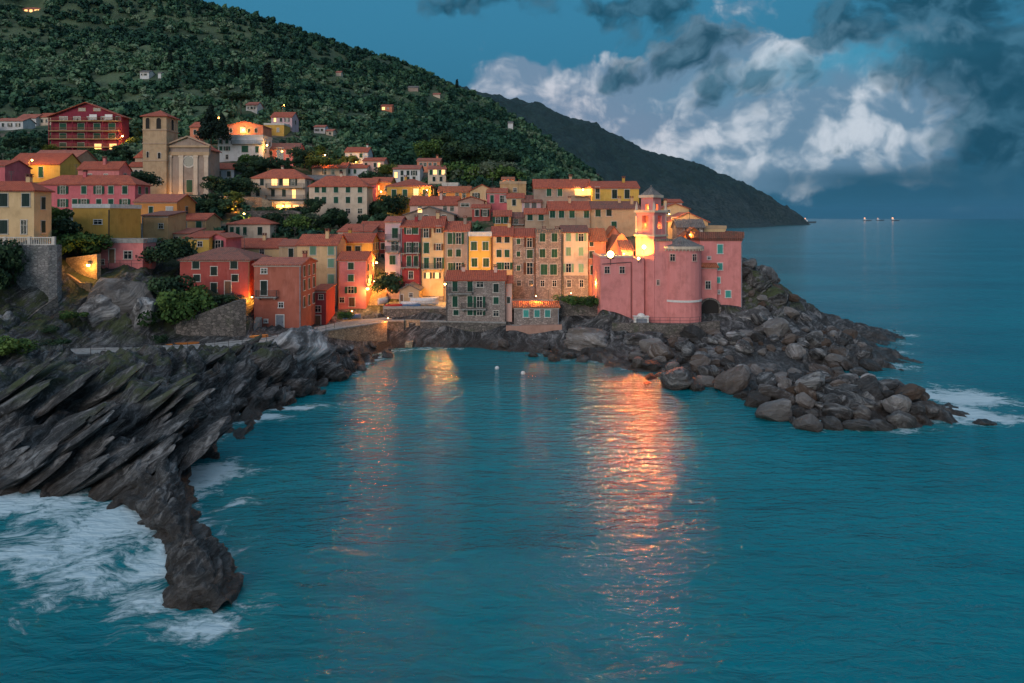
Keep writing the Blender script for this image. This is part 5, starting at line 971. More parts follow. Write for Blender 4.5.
railing('railing', 'thin iron railing on the low wall before the pink church', [tuple(P(x, y, Y)) for x, y, Y in ((612, 323, 113.6), (650, 323.3, 112.5), (690, 323.8, 112.5), (718, 321, 114.2))])
railing('railing', 'iron railing of the terrace before the pink terrace house', [tuple(P(x, y, Y)) for x, y, Y in ((97, 267, 106.5), (143, 267, 106.5), (150, 266, 108))])
# lit stairs
def stairs(label, px0, px1, pyb, Y0, pyt, Y1, n, mt):
    a = P(px0, pyb, Y0); b = P(px1, pyb, Y0); zt = P(px0, pyt, Y1).z; m = MB()
    for k in range(n): m.box(0, b.x-a.x, (Y1-Y0)*k/n, (Y1-Y0)*(k+1)/n, -2, (zt-a.z)*(k+1)/n)
    o = m.build('stone_stairs', mt, None, loc=a); tag(o, label, 'stairs'); return o
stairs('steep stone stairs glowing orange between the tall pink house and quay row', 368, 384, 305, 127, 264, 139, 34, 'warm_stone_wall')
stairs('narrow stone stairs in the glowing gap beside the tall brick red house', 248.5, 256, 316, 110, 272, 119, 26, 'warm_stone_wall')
stairs('thin grey steps going down from the tall brick red house to the walkway', 247, 253, 334, 104.5, 317, 108.3, 14, 'concrete')
m = MB(); m.box(-1.2, 1.2, 0, .4, -1, 4.2); o = m.build('alley_wall', 'cream', None, loc=P(252, 285, 120)); tag(o, 'glowing wall closing the alley between the two brick red houses', 'wall')

# ================================================================== TREES
def leafcloud(centers, radii, per, size, seed, flat=.75, sh=.62):
    rg = np.random.default_rng(seed); V, Fq, T = [], [], []
    for (c, r) in zip(centers, radii):
        d = rg.normal(size=(per, 3)); d /= np.linalg.norm(d, axis=1)[:, None]; rad = r*(sh+(1-sh)*rg.random(per)**.5); p = np.array(c)+d*rad[:, None]*np.array([1, 1, flat])
        nrm = d+rg.normal(size=(per, 3))*.55; nrm /= np.linalg.norm(nrm, axis=1)[:, None]
        u = np.cross(nrm, rg.normal(size=(per, 3))); u /= np.linalg.norm(u, axis=1)[:, None]; w = np.cross(nrm, u)
        s = size*rg.uniform(.6, 1.3, per)[:, None]; b = len(V)*0+sum(len(x) for x in V)
        q = np.stack([p-u*s-w*s*.5, p+u*s-w*s*.6, p+u*s*.55+w*s*.7, p-u*s*.6+w*s*.6], 1).reshape(-1, 3); V.append(q)
        Fq.append(b+np.arange(per*4).reshape(-1, 4)); T.append(np.repeat(np.clip(.5+.3*rg.normal()+.12*rg.normal(size=per), 0, 1), 4))
    return np.concatenate(V), np.concatenate(Fq), np.concatenate(T)
def crown_pts(kind, seed):
    rg = np.random.default_rng(seed)
    if kind == 'bush':
        n = 13; c = [(rg.uniform(-.62, .62), rg.uniform(-.62, .62), rg.uniform(.12, .62)) for _ in range(n)]; return c, rg.uniform(.24, .42, n), 130, .055
    if kind == 'tree':
        n = 16; c = []
        for k in range(n): t = rg.uniform(0, 6.3); q = rg.uniform(0, .33); z = rg.uniform(.36, .84); c.append((q*math.cos(t)*1.15, q*math.sin(t)*1.15, z))
        return c, rg.uniform(.12, .2, n), 110, .036
    if kind == 'pine':
        n = 15; c = []
        for k in range(n): t = rg.uniform(0, 6.3); q = rg.uniform(.0, .44); c.append((q*math.cos(t), q*math.sin(t), .84+rg.uniform(-.07, .05)-q*.12)); 
        return c, rg.uniform(.11, .17, n), 100, .032
    if kind == 'cypress':
        n = 15; c = [(rg.normal()*.012, rg.normal()*.012, .07+.86*k/(n-1)) for k in range(n)]; return c, [.105*math.sin(math.pi*min(1, (.12+.95*(1-k/(n-1))**.75)*.62))+.015 for k in range(n)], 90, .022
    if kind == 'cone':
        n = 26; c = []
        for k in range(n): z = .15+.8*(k/(n-1)); q = .22*(1.02-z); t = rg.uniform(0, 6.3); c.append((q*math.cos(t), q*math.sin(t), z))
        return c, [.05+.16*(1.03-.15-.8*k/(n-1)) for k in range(n)], 90, .03
TPL = {}
def template(kind, leaf, v):
    k = (kind, leaf, v)
    if k not in TPL:
        c, r, per, sz = crown_pts(kind, v*13+len(kind)); V, Fq, T = leafcloud(c, r, per, sz, v+5, 1.4 if kind == 'cypress' else .8); cr = npmesh('crown', V, Fq, leaf, {'tone': T}, False)
        m = MB(); th = .80 if kind == 'pine' else .55 if kind == 'tree' else .3; rr = .016 if kind == 'bush' else .022
        m.tube((0, 0, -.12), (.01, 0, th), rr, 7, 0, rr*.5)
        if kind in ('tree', 'pine'):
            for t in (0, 1.6, 2.9, 4.4): m.tube((.006, 0, th*.72), (.24*math.cos(t), .24*math.sin(t), th+.06), .010, 5, 0, .004)
        TPL[k] = (cr, m.data('trunk', 'bark'))
    return TPL[k]
def plant(kind, leaf, px, py, Y, h, label, cat=None, name=None, wide=1., group=None, onground=False):
    q = P(px, py, Y); 
    if onground:
        ys_ = np.arange(170, 620, 2.); hit = np.where(ground((px-512)/F*ys_, ys_)+.3 >= CH+(218-py)/F*ys_)[0]; Y2 = float(ys_[hit[0]]) if len(hit) else Y; h *= Y2/Y; q = P(px, py, Y2)
    nm = name or dict(bush='bush', tree='tree', pine='umbrella_pine', cypress='cypress', cone='conifer')[kind]
    root = thing(nm, label, cat or nm.replace('_', ' '), q, random.uniform(0, 6.3), group); cr, tr = template(kind, leaf, random.randint(0, 2))
    root.scale = (h*wide, h*wide, h); o = link('crown', cr, root); link('trunk', tr, root); return root
G, D, Y_, OL = 'leaf_green', 'leaf_dark', 'leaf_yellow', 'leaf_olive'
for a in (('bush', G, 186, 312, 101.5, 4.4, 'broad green bush filling the slope above the dark stone wall', None, None, 1.1), ('bush', G, 166, 326, 99.5, 4.6, 'green bush hanging over the cliff next to the sloping wall', None, None, 1.), ('bush', D, 174, 302, 103, 4.6, 'dark bush just left of the brick red hipped house', None, None, .9), ('bush', G, 200, 300, 105, 2.6, 'leafy shrub at the foot of the brick red hipped house', None, None, 1.), ('bush', D, 226, 303, 106.5, 1.5, 'clipped dark hedge before the brick red hipped house door', 'hedge', 'hedge', 1.6), ('bush', D, 158, 344, 95.5, 1.5, 'small round bush at the back of the walkway', None, None, 1.),
          ('bush', D, 168, 256, 114, 3.6, 'wide dark round tree crown beside the mustard house', None, None, 1.35), ('bush', D, 157, 262, 111, 3., 'dark shrub by the terrace end of the pink terrace house', None, None, 1.2), ('bush', D, 180, 260, 113, 3., 'dark shrub against the corner of the brick red hipped house', None, None, 1.),
          ('bush', G, 78, 255, 107, 4.4, 'vine thicket spilling over the wall left of the pink terrace house', None, None, 1.1), ('bush', G, 88, 248, 107, 2.6, 'leafy vine mound on the roof edge of the pink terrace house', None, None, 1.6), ('tree', D, 62, 262, 108, 7.5, 'dark tree in the gap between the cream house and the mustard house'), ('tree', G, 56, 240, 110, 5.5, 'green tree behind the balustrade corner'),
          ('bush', D, -4, 292, 94, 6, 'dark ivy mass covering the left of the tall retaining wall', None, None, .8), ('bush', D, -6, 270, 95, 5, 'dark ivy at the left picture edge under the balustrade', None, None, .8),
          ('bush', G, 4, 356, 79, 2.6, 'bright green bush on the rocks at the left edge', None, None, 1.3), ('bush', G, 20, 352, 82, 1.7, 'low bright green shrub next to the edge bush', None, None, 1.4), ('bush', D, 45, 333, 91, 1.1, 'dark grassy tuft below the diagonal parapet', None, None, 1.6), ('bush', G, 75, 318, 96, 1.2, 'mossy green tuft on the sunlit rock shoulder', None, None, 1.8), ('bush', D, 55, 345, 85, .9, 'low dark shrub on the broken rock', None, None, 2.),
          ('bush', D, 390, 292, 126.5, 4.0, 'round dark clipped tree at the left end of the quay row', 'tree', 'tree', .95), ('bush', G, 573, 303, 121.5, 1.8, 'hanging green creeper on the garden wall by the church', None, None, 1.8), ('bush', G, 590, 307, 120.5, 2.4, 'dark green bush at the end of the garden wall', None, None, 1.),
          ('bush', G, 345, 319, 113.5, 1.4, 'palm like shrub at the lit beach corner', None, None, 1.2)): plant(*a)
# garden between the villas
GA = ['dark evergreen', 'leafy green', 'rounded', 'loose', 'dense dark', 'low spreading', 'pale']
for k, a in enumerate(((274, 236, 158, 5.5, D, 'tree', 1.), (288, 237, 158, 4.5, D, 'bush', 1.3), (300, 235, 160, 5., G, 'bush', 1.1), (312, 237, 160, 6., OL, 'tree', 1.1), (322, 236, 161, 6, D, 'tree', 1.), (333, 236, 166, 7., D, 'tree', 1.05), (342, 234, 167, 6, D, 'tree', 1.), (281, 218, 168, 3.2, D, 'bush', 1.5), (296, 216, 169, 3., D, 'bush', 1.5), (268, 218, 168, 3., D, 'bush', 1.5), (312, 222, 168, 6., D, 'tree', 1.1), (303, 228, 163, 4, G, 'bush', 1.2), (365, 232, 163, 4.5, D, 'tree', 1.), (377, 216, 178, 4.5, D, 'bush', 1.2), (393, 213, 168, 5.2, D, 'bush', .9), (380, 226, 163, 3.5, D, 'bush', 1.3), (313, 201, 184, 5.5, D, 'cone', .9))):
    px, py, Y, h, lf, kd, wd = a
    plant(kd, lf, px, py, Y, h, ['dark tree right of the small cream house', 'broad dark bush behind the long red roof', 'green bush in the middle of the terrace garden', 'palm like pale tree in the terrace garden', 'dark tree in front of the big pale block', 'tall dark tree hiding the foot of the big pale block', 'dark tree at the right foot of the big pale block', 'long dark hedge on the garden terrace', 'dark hedge end nearest the villa', 'dark hedge start near the street lamp', 'dark tree between villa and pale block', 'light green shrub by the garden steps', 'dark tree right of the big pale block', 'dark bush below the orange terrace house', 'wide flat topped dark tree below the yellow hipped house', 'dark bush under the crimson house', 'pointed conifer between villa and pale block'][k], None, None, wd)
# around the hill church and upper slope
plant('cone', 'leaf_cypress', 211, 140, 209, 11, 'big black green conifer standing behind the hill church', None, None, .9); plant('cone', 'leaf_cypress', 222, 141, 209, 8.5, 'second black green conifer next to the biggest one', None, None, .9); plant('cone', 'leaf_cypress', 203, 141, 210, 7, 'lower black conifer touching the salmon house', None, None, 1.)
for k, a in enumerate(((212, 196, 176, 5.5, D, 'tree'), (222, 197, 177, 5., D, 'tree'), (232, 196, 180, 5.5, D, 'tree'), (243, 193, 183, 4.5, D, 'bush'), (250, 183, 195, 5, D, 'tree'), (240, 178, 198, 5, D, 'tree'), (258, 176, 200, 5, D, 'tree'), (266, 170, 206, 5, D, 'bush'), (280, 172, 206, 4.5, D, 'bush'), (296, 172, 206, 5, D, 'tree'), (305, 166, 212, 5, D, 'tree'), (320, 160, 222, 5, G, 'tree'), (252, 165, 207, 4, G, 'bush'), (304, 160, 215, 4.5, D, 'bush'), (374, 183, 205, 4.6, D, 'bush'), (386, 176, 212, 4, D, 'bush'), (201, 211, 166, 4, D, 'bush'), (212, 213, 163, 5, D, 'tree'), (191, 212, 163, 3.5, D, 'bush'), (220, 213, 163, 4, D, 'bush'), (146, 186, 172, 4, D, 'bush'), (135, 185, 172, 4., D, 'tree'), (120, 160, 215, 5, D, 'tree'), (129, 166, 205, 5, D, 'tree'), (110, 158, 218, 3.5, D, 'bush'), (100, 158, 221, 3.5, G, 'bush'), (88, 156, 221, 3, D, 'bush'), (40, 152, 230, 5, D, 'tree'), (25, 150, 232, 5, D, 'tree'), (10, 152, 228, 5, D, 'tree'), (2, 168, 190, 5, D, 'bush'), (10, 172, 180, 3.4, Y_, 'bush'))):
    px, py, Y, h, lf, kd = a
    plant(kd, lf, px, py, Y, h, 'dark bushy tree among the houses of the upper slope' if lf != Y_ else 'yellow green bush lit beside the low yellow house', None, None, 1.1, 'trees among the upper houses' if lf != Y_ else None)
plant('tree', Y_, 234, 209, 168.5, 4.6, 'small tree glowing orange in lamp light below the terrace wall', None, None, 1.2)
for px, py, Y, h in ((322, 165, 213, 3.4), (330, 166, 212, 3.), (313, 166, 214, 2.6)): plant('bush', Y_, px, py, Y, h, 'yellow lit bush around the lamp by the low white house', None, None, 1.3, 'yellow lit bushes')
plant('bush', Y_, 351, 164, 228, 3.2, 'yellow lit bush before the white mansard house', None, None, 1.2); plant('bush', Y_, 388, 174, 208, 3.6, 'yellow lit bush left of the white blue house', None, None, 1.); plant('bush', Y_, 50, 151, 232, 2.5, 'yellow lit bush at the corner of the wine red hotel', None, None, 1.4); plant('bush', Y_, 137, 144, 238, 3, 'yellow lit shrub by the lamp right of the hotel', None, None, 1.2)
# cypresses on the hill
for k, (px, top, bot, Y) in enumerate(((268, 66, 101, 300), (253, 82, 97, 320), (243, 66, 81, 345), (236, 63, 80, 350), (227, 70, 80, 350), (301, 69, 77, 350), (170, 51, 67, 370), (180, 56, 66, 370), (86, 55, 65, 380), (190, 58, 64, 375), (211, 60, 75, 355), (222, 60, 72, 355), (230, 65, 80, 345), (425, 135, 152, 300), (457, 80, 90, 520))):
    h = (bot-top)/F*Y*1.1; plant('cypress', 'leaf_cypress', px, bot, Y, h, 'tall slim cypress, the biggest one on the hill' if k == 0 else 'dark slim cypress on the olive slope', None, None, 1.35, None if k == 0 else 'cypresses on the hill', True)
plant('pine', D, 241, 113, 266, 8, 'wide umbrella pine left of the white house with pink roof', None, None, 1.3); plant('pine', D, 232, 111, 272, 7, 'second umbrella pine overlapping the wide one', None, None, 1.3)
for k, (px, py, Y, h) in enumerate(((455, 172, 232, 11), (468, 174, 228, 12), (480, 176, 226, 12), (492, 178, 224, 11), (443, 160, 245, 10), (505, 178, 226, 10), (462, 183, 205, 7), (474, 184, 203, 7.5), (486, 184, 200, 6.5), (497, 181, 206, 7), (510, 184, 205, 6), (450, 183, 206, 5.5), (430, 158, 240, 7))):
    plant('tree' if k < 6 else 'bush', D if k < 6 else OL if k % 2 else G, px, py, Y, h, 'big dark tree of the grove above the village top' if k < 6 else 'paler bushy tree between the dark grove and the roofs', None, None, 1.15, 'trees of the dark grove' if k < 6 else 'bushy trees above the roofs')
# the wood on the hill: one uncountable mass
def grove_keep(x, y, rg, px, py):
    m = fbm(np.stack([x*.6, y*.6+ground(x, y)*2.2, 0*x], 1)*.03+60, 3); return (rg.random(len(x)) < np.where(m > .06, .30, .95)*(1-.75*(np.sin(ground(x, y)*.95+2*m) > .86)*(m > -.05)))
def wood(name, n, xr, yr, s0, s1, seed, per=26, size=.26, keep=None):
    rg = np.random.default_rng(seed); T = []
    for v in range(6):
        c = [(rg.normal()*.3, rg.normal()*.3, .45+rg.uniform(-.25, .3)) for _ in range(4)]; T.append(leafcloud(c, rg.uniform(.36, .56, 4), per, size, seed*7+v, .85, .75))
    x = rg.uniform(*xr, n); y = rg.uniform(*yr, n); z = ground(x, y); px = 512+F*x/y; py = 218-F*(z-CH)/y; ok = (px > -330) & (px < 700) & (z > 2)
    s = rg.uniform(s0, s1, n)*(1+.7*rg.random(n)**4)
    if keep is not None: ok &= keep(x, y, rg, px, py)
    for (a, b, t, e, Y) in RECTS:
        top = 218-F*(z+s*1.1-CH)/y; w = F*s*.8/y
        ok &= ~((px+w > a) & (px-w < b) & (top < e+1) & (py > t) & (y < Y+1)); W0, W1 = (a-512)/F*Y, (b-512)/F*Y; ok &= ~((x > W0-s*.5) & (x < W1+s*.5) & (y > Y-1) & (y < Y+11))
    x, y, z, s, px, py = (q[ok] for q in (x, y, z, s, px, py)); big = fbm(np.stack([x, y, 0*x], 1)*.018+3, 3)
    dark = np.clip(.52+1.7*big+.05*rg.normal(size=len(x)), 0, 1)
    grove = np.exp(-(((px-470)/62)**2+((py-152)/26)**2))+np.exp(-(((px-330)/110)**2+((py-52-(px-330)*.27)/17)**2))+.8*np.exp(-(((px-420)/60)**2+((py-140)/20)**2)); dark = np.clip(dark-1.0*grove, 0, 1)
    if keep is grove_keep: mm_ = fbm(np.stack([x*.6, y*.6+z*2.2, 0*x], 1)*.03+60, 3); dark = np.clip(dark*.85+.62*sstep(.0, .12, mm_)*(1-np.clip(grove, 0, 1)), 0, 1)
    V, Fq, A = [], [], []; b = 0; rot = rg.uniform(0, 6.3, len(x)); hs = s*rg.uniform(.7, 1.25, len(x)); ti = rg.integers(0, 6, len(x)); tn = np.clip(dark*.75+rg.normal(size=len(x))*.17, 0, 1)
    for k in range(6):
        tv, tf, tt = T[k]; w = np.where(ti == k)[0]; c, sn = np.cos(rot[w])[:, None], np.sin(rot[w])[:, None]
        q = np.stack([(tv[None, :, 0]*c-tv[None, :, 1]*sn)*s[w][:, None]+x[w][:, None], (tv[None, :, 0]*sn+tv[None, :, 1]*c)*s[w][:, None]+y[w][:, None], tv[None, :, 2]*hs[w][:, None]+z[w][:, None]], 2).reshape(-1, 3)
        nf = len(w); Fq.append((tf[None]+(np.arange(nf)*len(tv))[:, None, None]).reshape(-1, 4)+b); V.append(q); A.append(np.clip(tn[w][:, None]+(tt[None]-.5)*.55, 0, 1).reshape(-1)); b += len(q)
    o = link(name, npmesh(name, np.concatenate(V), np.concatenate(Fq), 'leaf_hill', {'tone': np.concatenate(A)}, False)); tag(o, 'dense green wood and olive groves covering the hillside' if name == 'hillside_wood' else 'green undergrowth and small shrubs between the houses', 'wood' if name == 'hillside_wood' else 'undergrowth', None, 'stuff'); print(name, len(x))
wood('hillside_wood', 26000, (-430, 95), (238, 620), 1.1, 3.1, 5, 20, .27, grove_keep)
wood('undergrowth', 5200, (-190, 70), (140, 262), .8, 1.9, 6, 20, .24, lambda x, y, rg, px, py: (y > 160) | (rg.random(len(x)) < .35))

# ================================================================== BOATS, SHIPS, BUOYS
def hull(label, px, py, Y, L, W, Hh, mt, rz, cover=None, name='rowing_boat', cat='boat'):
    root = thing(name, label, cat, P(px, py, Y), R(rz)); m = MB(); rg = []
    for t in np.linspace(0, 1, 9):
        w = W/2*math.sin(math.pi*min(1, .08+t*.62+.0))**.8 if t < .75 else W/2*max(.02, (1-(t-.75)/.25)**.55)*math.sin(math.pi*(.08+.75*.62))**.8; x = L*(t-.5); k = .25*Hh*t*t
        rg.append([(x, -w, Hh+k), (x, -w*.8, Hh*.45), (x, -w*.25, 0), (x, w*.25, 0), (x, w*.8, Hh*.45), (x, w, Hh+k)])
    m.rings(rg, True); m.build('hull', mt, root)
    if cover: 
        m = MB(); rc = [[(r[0][0], r[0][1]*1.04, r[0][2]-.12), (r[0][0], r[0][1]*.5, r[0][2]+.38*Hh), (r[0][0], 0, r[0][2]+.6*Hh), (r[0][0], -r[0][1]*.5, r[0][2]+.38*Hh), (r[0][0], -r[0][1]*1.04, r[0][2]-.12)] for r in rg]; m.rings(rc, True); m.build('cover', cover, root, True)
    else:
        m = MB()
        for x in (-L*.25, L*.05): m.box(x-.1, x+.1, -W*.42, W*.42, Hh*.8, Hh*.86)
        m.build('thwart', 'wood', root)
hull('covered white boat hauled up on the quay below the cream house', 424.5, 304.8, 123.6, 5.2, 1.9, .8, 'boat_white', 8, 'canvas'); hull('white and blue dinghy next to the stone boat shed', 410.5, 306.8, 123.2, 3.6, 1.4, .6, 'boat_blue', -6, 'canvas'); hull('small white dinghy at the foot of the lit stairs', 383, 303.8, 124.6, 2.6, 1.3, .7, 'boat_white', 60, 'boat_white'); hull('red dinghy lying on the quay wall edge', 394, 307.3, 123, 3.2, 1.2, .5, 'boat_red', 5)
hull('long red kayak lying along the walkway', 117, 348.3, 94.1, 4.2, .7, .35, 'boat_red', 4, None, 'kayak', 'kayak'); hull('orange kayak on the walkway below the round bush', 158, 347, 95.6, 4., .7, .35, 'boat_orange', 2, None, 'kayak', 'kayak'); hull('orange brown kayak against the sloping stone wall', 186, 345, 96.8, 3.6, .7, .35, 'boat_orange', 6, None, 'kayak', 'kayak'); hull('yellow orange dinghy below the tall brick red house', 259, 339, 101.2, 2.6, 1.1, .5, 'boat_orange', 20); hull('blue boat by the beach at the lit corner', 352, 318.6, 117.6, 3.2, 1.3, .6, 'boat_blue', 30)
for k, (px, py) in enumerate(((497, 369), (523, 374))):
    x, y = Z(px, py, 0); root = thing('buoy', ['white mooring buoy nearer the quay', 'white mooring buoy closer to the open water'][k], 'buoy', (x, y, 0)); m = MB(); m.ball((0, 0, .12), .32); m.build('float', 'boat_white', root); m = MB(); m.tube((0, 0, .3), (0, 0, .6), .05); m.build('ring', 'iron', root)
for k, (px, py, Y, s) in enumerate(((809, 219.2, 3200, 1.25), (867, 220.2, 5200, 1.6), (880, 220.1, 5600, .8), (895, 220.2, 5200, 1.9))):
    x = (px-512)/F*Y; root = thing('ship', ['ship with a bright light close to the headland tip', 'lit ship on the horizon with a medium light', 'lit ship on the horizon with the faintest light', 'lit ship on the horizon with the brightest light farthest out'][k], 'ship', (x, Y, 0)); m = MB()
    m.prism([(-30, 5), (34, 6), (28, -2), (-28, -2)], -5, 5, 'y'); m.build('hull', 'iron', root); m = MB(); m.box(-26, -8, -4, 4, 5, 13); m.box(-22, -14, -3, 3, 13, 17); m.build('bridge', 'boat_white', root); m = MB(); m.ball((-18, 0, 20), 3.4*s*Y/5200, 8, 6); m.tube((-18, 0, 16), (-18, 0, 22), .4); m.build('lamp', 'ship_light', root)
# ================================================================== STREET LAMPS
street_lamp('street lamp on a tall pole right of the wine red hotel', 122.5, 136, 236, 6, 500, s=1.5); street_lamp('orange street lamp behind the big conifer', 218.5, 117.5, 232, 6, 350, ORNG, 'lamp_orange', 1.7); street_lamp('street lamp at the right corner of the white flat roofed house', 267, 145, 213, 5, 350, s=1.3)
street_lamp('street lamp in the yellow bushes by the low white house', 325, 155, 214.5, 5, 500, s=1.1); street_lamp('street lamp before the white mansard house', 356, 161.5, 229, 3, 450, s=1.1); street_lamp('street lamp left of the white blue house', 390, 169.5, 210, 4, 350, s=1.1); street_lamp('street lamp by the orange terrace house', 381, 191.5, 189, 4, 260, s=1.)
street_lamp('street lamp on the garden wall above the small cream house', 244, 213.8, 163, 3.5, 450, s=1.2); street_lamp('street lamp under the small glowing orange tree', 231, 205, 168, 3, 900, ORNG, 'lamp_orange', .8); wall_lamp('porch lamp of the cream villa garden room', 283, 206, 183.6, 350)
wall_lamp('lamp on the rough stone wall by the pink terrace house', 88.3, 265, 104.2, 160, s=1.4); wall_lamp('upper lamp in the glowing alley by the tall brick red house', 252, 277, 113, 150, ORNG, s=1.); wall_lamp('lower lamp in the glowing alley by the tall brick red house', 252.3, 284, 112.5, 200, ORNG, s=1.); wall_lamp('third lamp at the bottom of the glowing alley', 251.8, 297, 110.8, 160, ORNG, s=.7)
wall_lamp('lamp high on the lit stairs', 376.5, 262.5, 133, 360, s=1.2); wall_lamp('bright lamp at the corner of the tall pink house by the stairs', 367.6, 288.5, 125, 330, s=1.5, off=(.2, -.4, -.2)); wall_lamp('lamp lighting the lower steps', 374, 281, 129, 450, s=.7); w_ = wall_lamp('lamp between the cream house and the grey stone house on the quay', 445, 284, 126.5, 420, s=1.2); spot(w_, (0, -.7, -.1), (2.2, -20, -11.), 6500, (1., .38, .05), 19, .5, .9); wall_lamp('lamp lighting the fronts behind the grey stone house', 481, 271, 126.5, 420, s=.7)  # the seaward spot on the quay lamp is added for its golden streak
wall_lamp('lamp under the passage arch of the quay', 412, 328, 121.5, 300, s=.6, off=(0, -.3, -.2)); wall_lamp('lamp at the beach corner below the tall cream house', 352, 311, 121.5, 110, ORNG, s=.7); wall_lamp('lamp in the orange lit lane by the pink church', 600.5, 283, 124.5, 700, WARM, s=.8, off=(-1., -.6, 0)); wall_lamp('lamp over the boathouse roof', 536, 296, 121.5, 260, ORNG, s=.6); wall_lamp('lamp above the garden wall creeper', 571, 293, 126, 160, WARM, s=.6)
wall_lamp('lamp in the loggia at the very top of the village', 583, 189.5, 156.8, 350, s=1.1); wall_lamp('lamp lighting the cream gable behind the bell tower', 690, 226, 134.5, 500, ORNG, s=.7); wall_lamp('lamp lighting the houses stepping up behind the bell tower', 669, 214, 137, 350, s=.7); wall_lamp('lamp on the lit front of the yellow hipped house', 427, 190, 170.5, 260, s=.8); wall_lamp('lamp over the small orange lit gabled house', 690, 234.5, 127, 260, ORNG, s=.6)
wall_lamp('lamp on the sea wall at the beach end of the walkway', 388, 318, 116.5, 150, ORNG, s=.6); street_lamp('street lamp by the low yellow house with the long roof', 32, 160, 163, 3, 260); street_lamp('orange street lamp high on the olive slope', 284, 105, 262, 4, 300, ORNG, 'lamp_orange', 1.1); wall_lamp('bright porch lamp on the pink gabled house upstairs', 243.5, 129.5, 222.3, 350, s=1.4); wall_lamp('lamp at the retaining wall corner under the balustrade', 60.5, 268, 100.5, 120, s=.6)
wall_lamp('lamp behind the red house on the top skyline terrace', 509, 183.5, 170.2, 160, ORNG, s=.7); street_lamp('street lamp at the foot of the hill church tower', 170, 194.5, 184, 2.5, 160, s=.5)
# ================================================================== SKY AND SUN
SUN_EL, SUN_AZ = 19., 205.         # degrees; azimuth clockwise from +Y, behind the camera
wd = bpy.data.worlds.new('World'); SC.world = wd; wd.use_nodes = True; t = NT(wd.node_tree); t.n.clear()
sky = t.n.new('ShaderNodeTexSky'); sky.sky_type = 'NISHITA'; sky.sun_disc = False; sky.sun_elevation = R(SUN_EL); sky.sun_rotation = R(SUN_AZ); sky.air_density = 1.2; sky.dust_density = 1.; sky.ozone_density = 3.
d = t.vm('NORMALIZE', t.n.new('ShaderNodeTexCoord').outputs['Generated']); sep = t.add('ShaderNodeSeparateXYZ', None, i0=d); X, Y, Zz = sep.outputs
az = t.m('ARCTAN2', X, Y); el = t.m('ARCSINE', Zz)
def comb(x, y, z=0.): return t.add('ShaderNodeCombineXYZ', None, X=x, Y=y, Z=z).outputs[0]
def px(x, y): a = math.atan((x-512)/F); return a, math.atan((218-y)/F*math.cos(a))
SP = comb(az, t.m('MULTIPLY', el, 1.2))
def n2d(v, s, dt, r=.55, out=0):
    return t.add('ShaderNodeTexNoise', {'noise_dimensions': '2D'}, Vector=v, Scale=s, Detail=dt, Roughness=r).outputs[out]
wn = n2d(SP, 4., 4., .6, 1)
WP = t.vm('ADD', SP, t.vm('MULTIPLY', t.vm('SUBTRACT', wn, (.5, .5, .5)), (.16, .16, 0)))
ws = t.add('ShaderNodeSeparateXYZ', None, i0=WP); waz, wel = ws.outputs[0], t.m('DIVIDE', ws.outputs[1], 1.2)
def blob(x, y, rx, ry, s=1.):
    a, e = px(x, y); u = t.m('DIVIDE', t.m('SUBTRACT', waz, a), rx/F); v = t.m('DIVIDE', t.m('SUBTRACT', wel, e), ry/F)
    q = t.m('ADD', t.m('MULTIPLY', u, u), t.m('MULTIPLY', v, v)); return t.m('MULTIPLY', t.m('EXPONENT', t.m('MULTIPLY', q, -1.)), s)
def blobs(L):
    o = None
    for b in L: q = blob(*b); o = q if o is None else t.m('ADD', o, q)
    return o
def puff(v):
    vo = t.add('ShaderNodeTexVoronoi', {'feature': 'F1', 'voronoi_dimensions': '2D'}, Vector=v, Scale=11., Detail=3., Roughness=.5, Lacunarity=2.3)
    return t.m('ADD', t.m('MULTIPLY', t.m('SUBTRACT', .44, vo.outputs[0]), .55), t.m('ADD', -.05, t.m('MULTIPLY', n2d(v, 6.4, 7, .58), 1.1)))
PW_ = t.vm('ADD', SP, t.vm('MULTIPLY', t.vm('SUBTRACT', wn, (.5, .5, .5)), (.10, .10, 0)))
bil = puff(PW_); bo = puff(t.vm('ADD', PW_, (-.012, .022, 0))); bil2 = n2d(WP, 17., 6, .62); rel = t.m('SUBTRACT', bil, bo); fine = n2d(SP, 3.2, 4, .58)
clear = t.mix(1., t.mix(1., sky.outputs[0], (.055, .055, .055), 'MULTIPLY'), (.62, 1.0, 1.02), 'MULTIPLY')
elev = t.ss(-.02, .33, el)
base = t.mix(elev, (.020, .095, .160), (.032, .165, .275))
front = t.ss(-.2, .75, Y)
skyc = t.mix(front, clear, base)
# bright cumulus
B = blobs([(560, 92, 80, 36, 1.05), (640, 120, 95, 48, 1.05), (700, 75, 70, 30, .75), (745, 130, 90, 50, .95), (800, 110, 45, 40, .6), (860, 135, 80, 34, .95), (920, 110, 45, 24, .75), (620, 165, 110, 25, .5), (780, 172, 110, 18, .4), (755, 15, 70, 16, .5), (870, 45, 60, 14, .45), (960, 150, 80, 18, .25), (980, 60, 80, 20, .3), (530, 80, 40, 16, .4)])
bm = t.ss(.20, .56, t.m('ADD', B, t.m('MULTIPLY', t.m('SUBTRACT', bil, .5), 1.05)))
top = t.m('ADD', t.m('MULTIPLY', rel, 2.3), t.m('ADD', t.m('MULTIPLY', t.m('SUBTRACT', bil, .5), .7), t.m('MULTIPLY', t.m('SUBTRACT', bil2, .5), .8)))
hi = blobs([(640, 48, 40, 10, .8), (762, 65, 22, 30, .95), (735, 150, 85, 30, .62), (560, 110, 60, 22, .4), (870, 125, 65, 24, .8), (900, 95, 30, 14, .5), (560, 85, 45, 18, .45), (690, 110, 45, 24, .4), (620, 160, 90, 18, .25)])
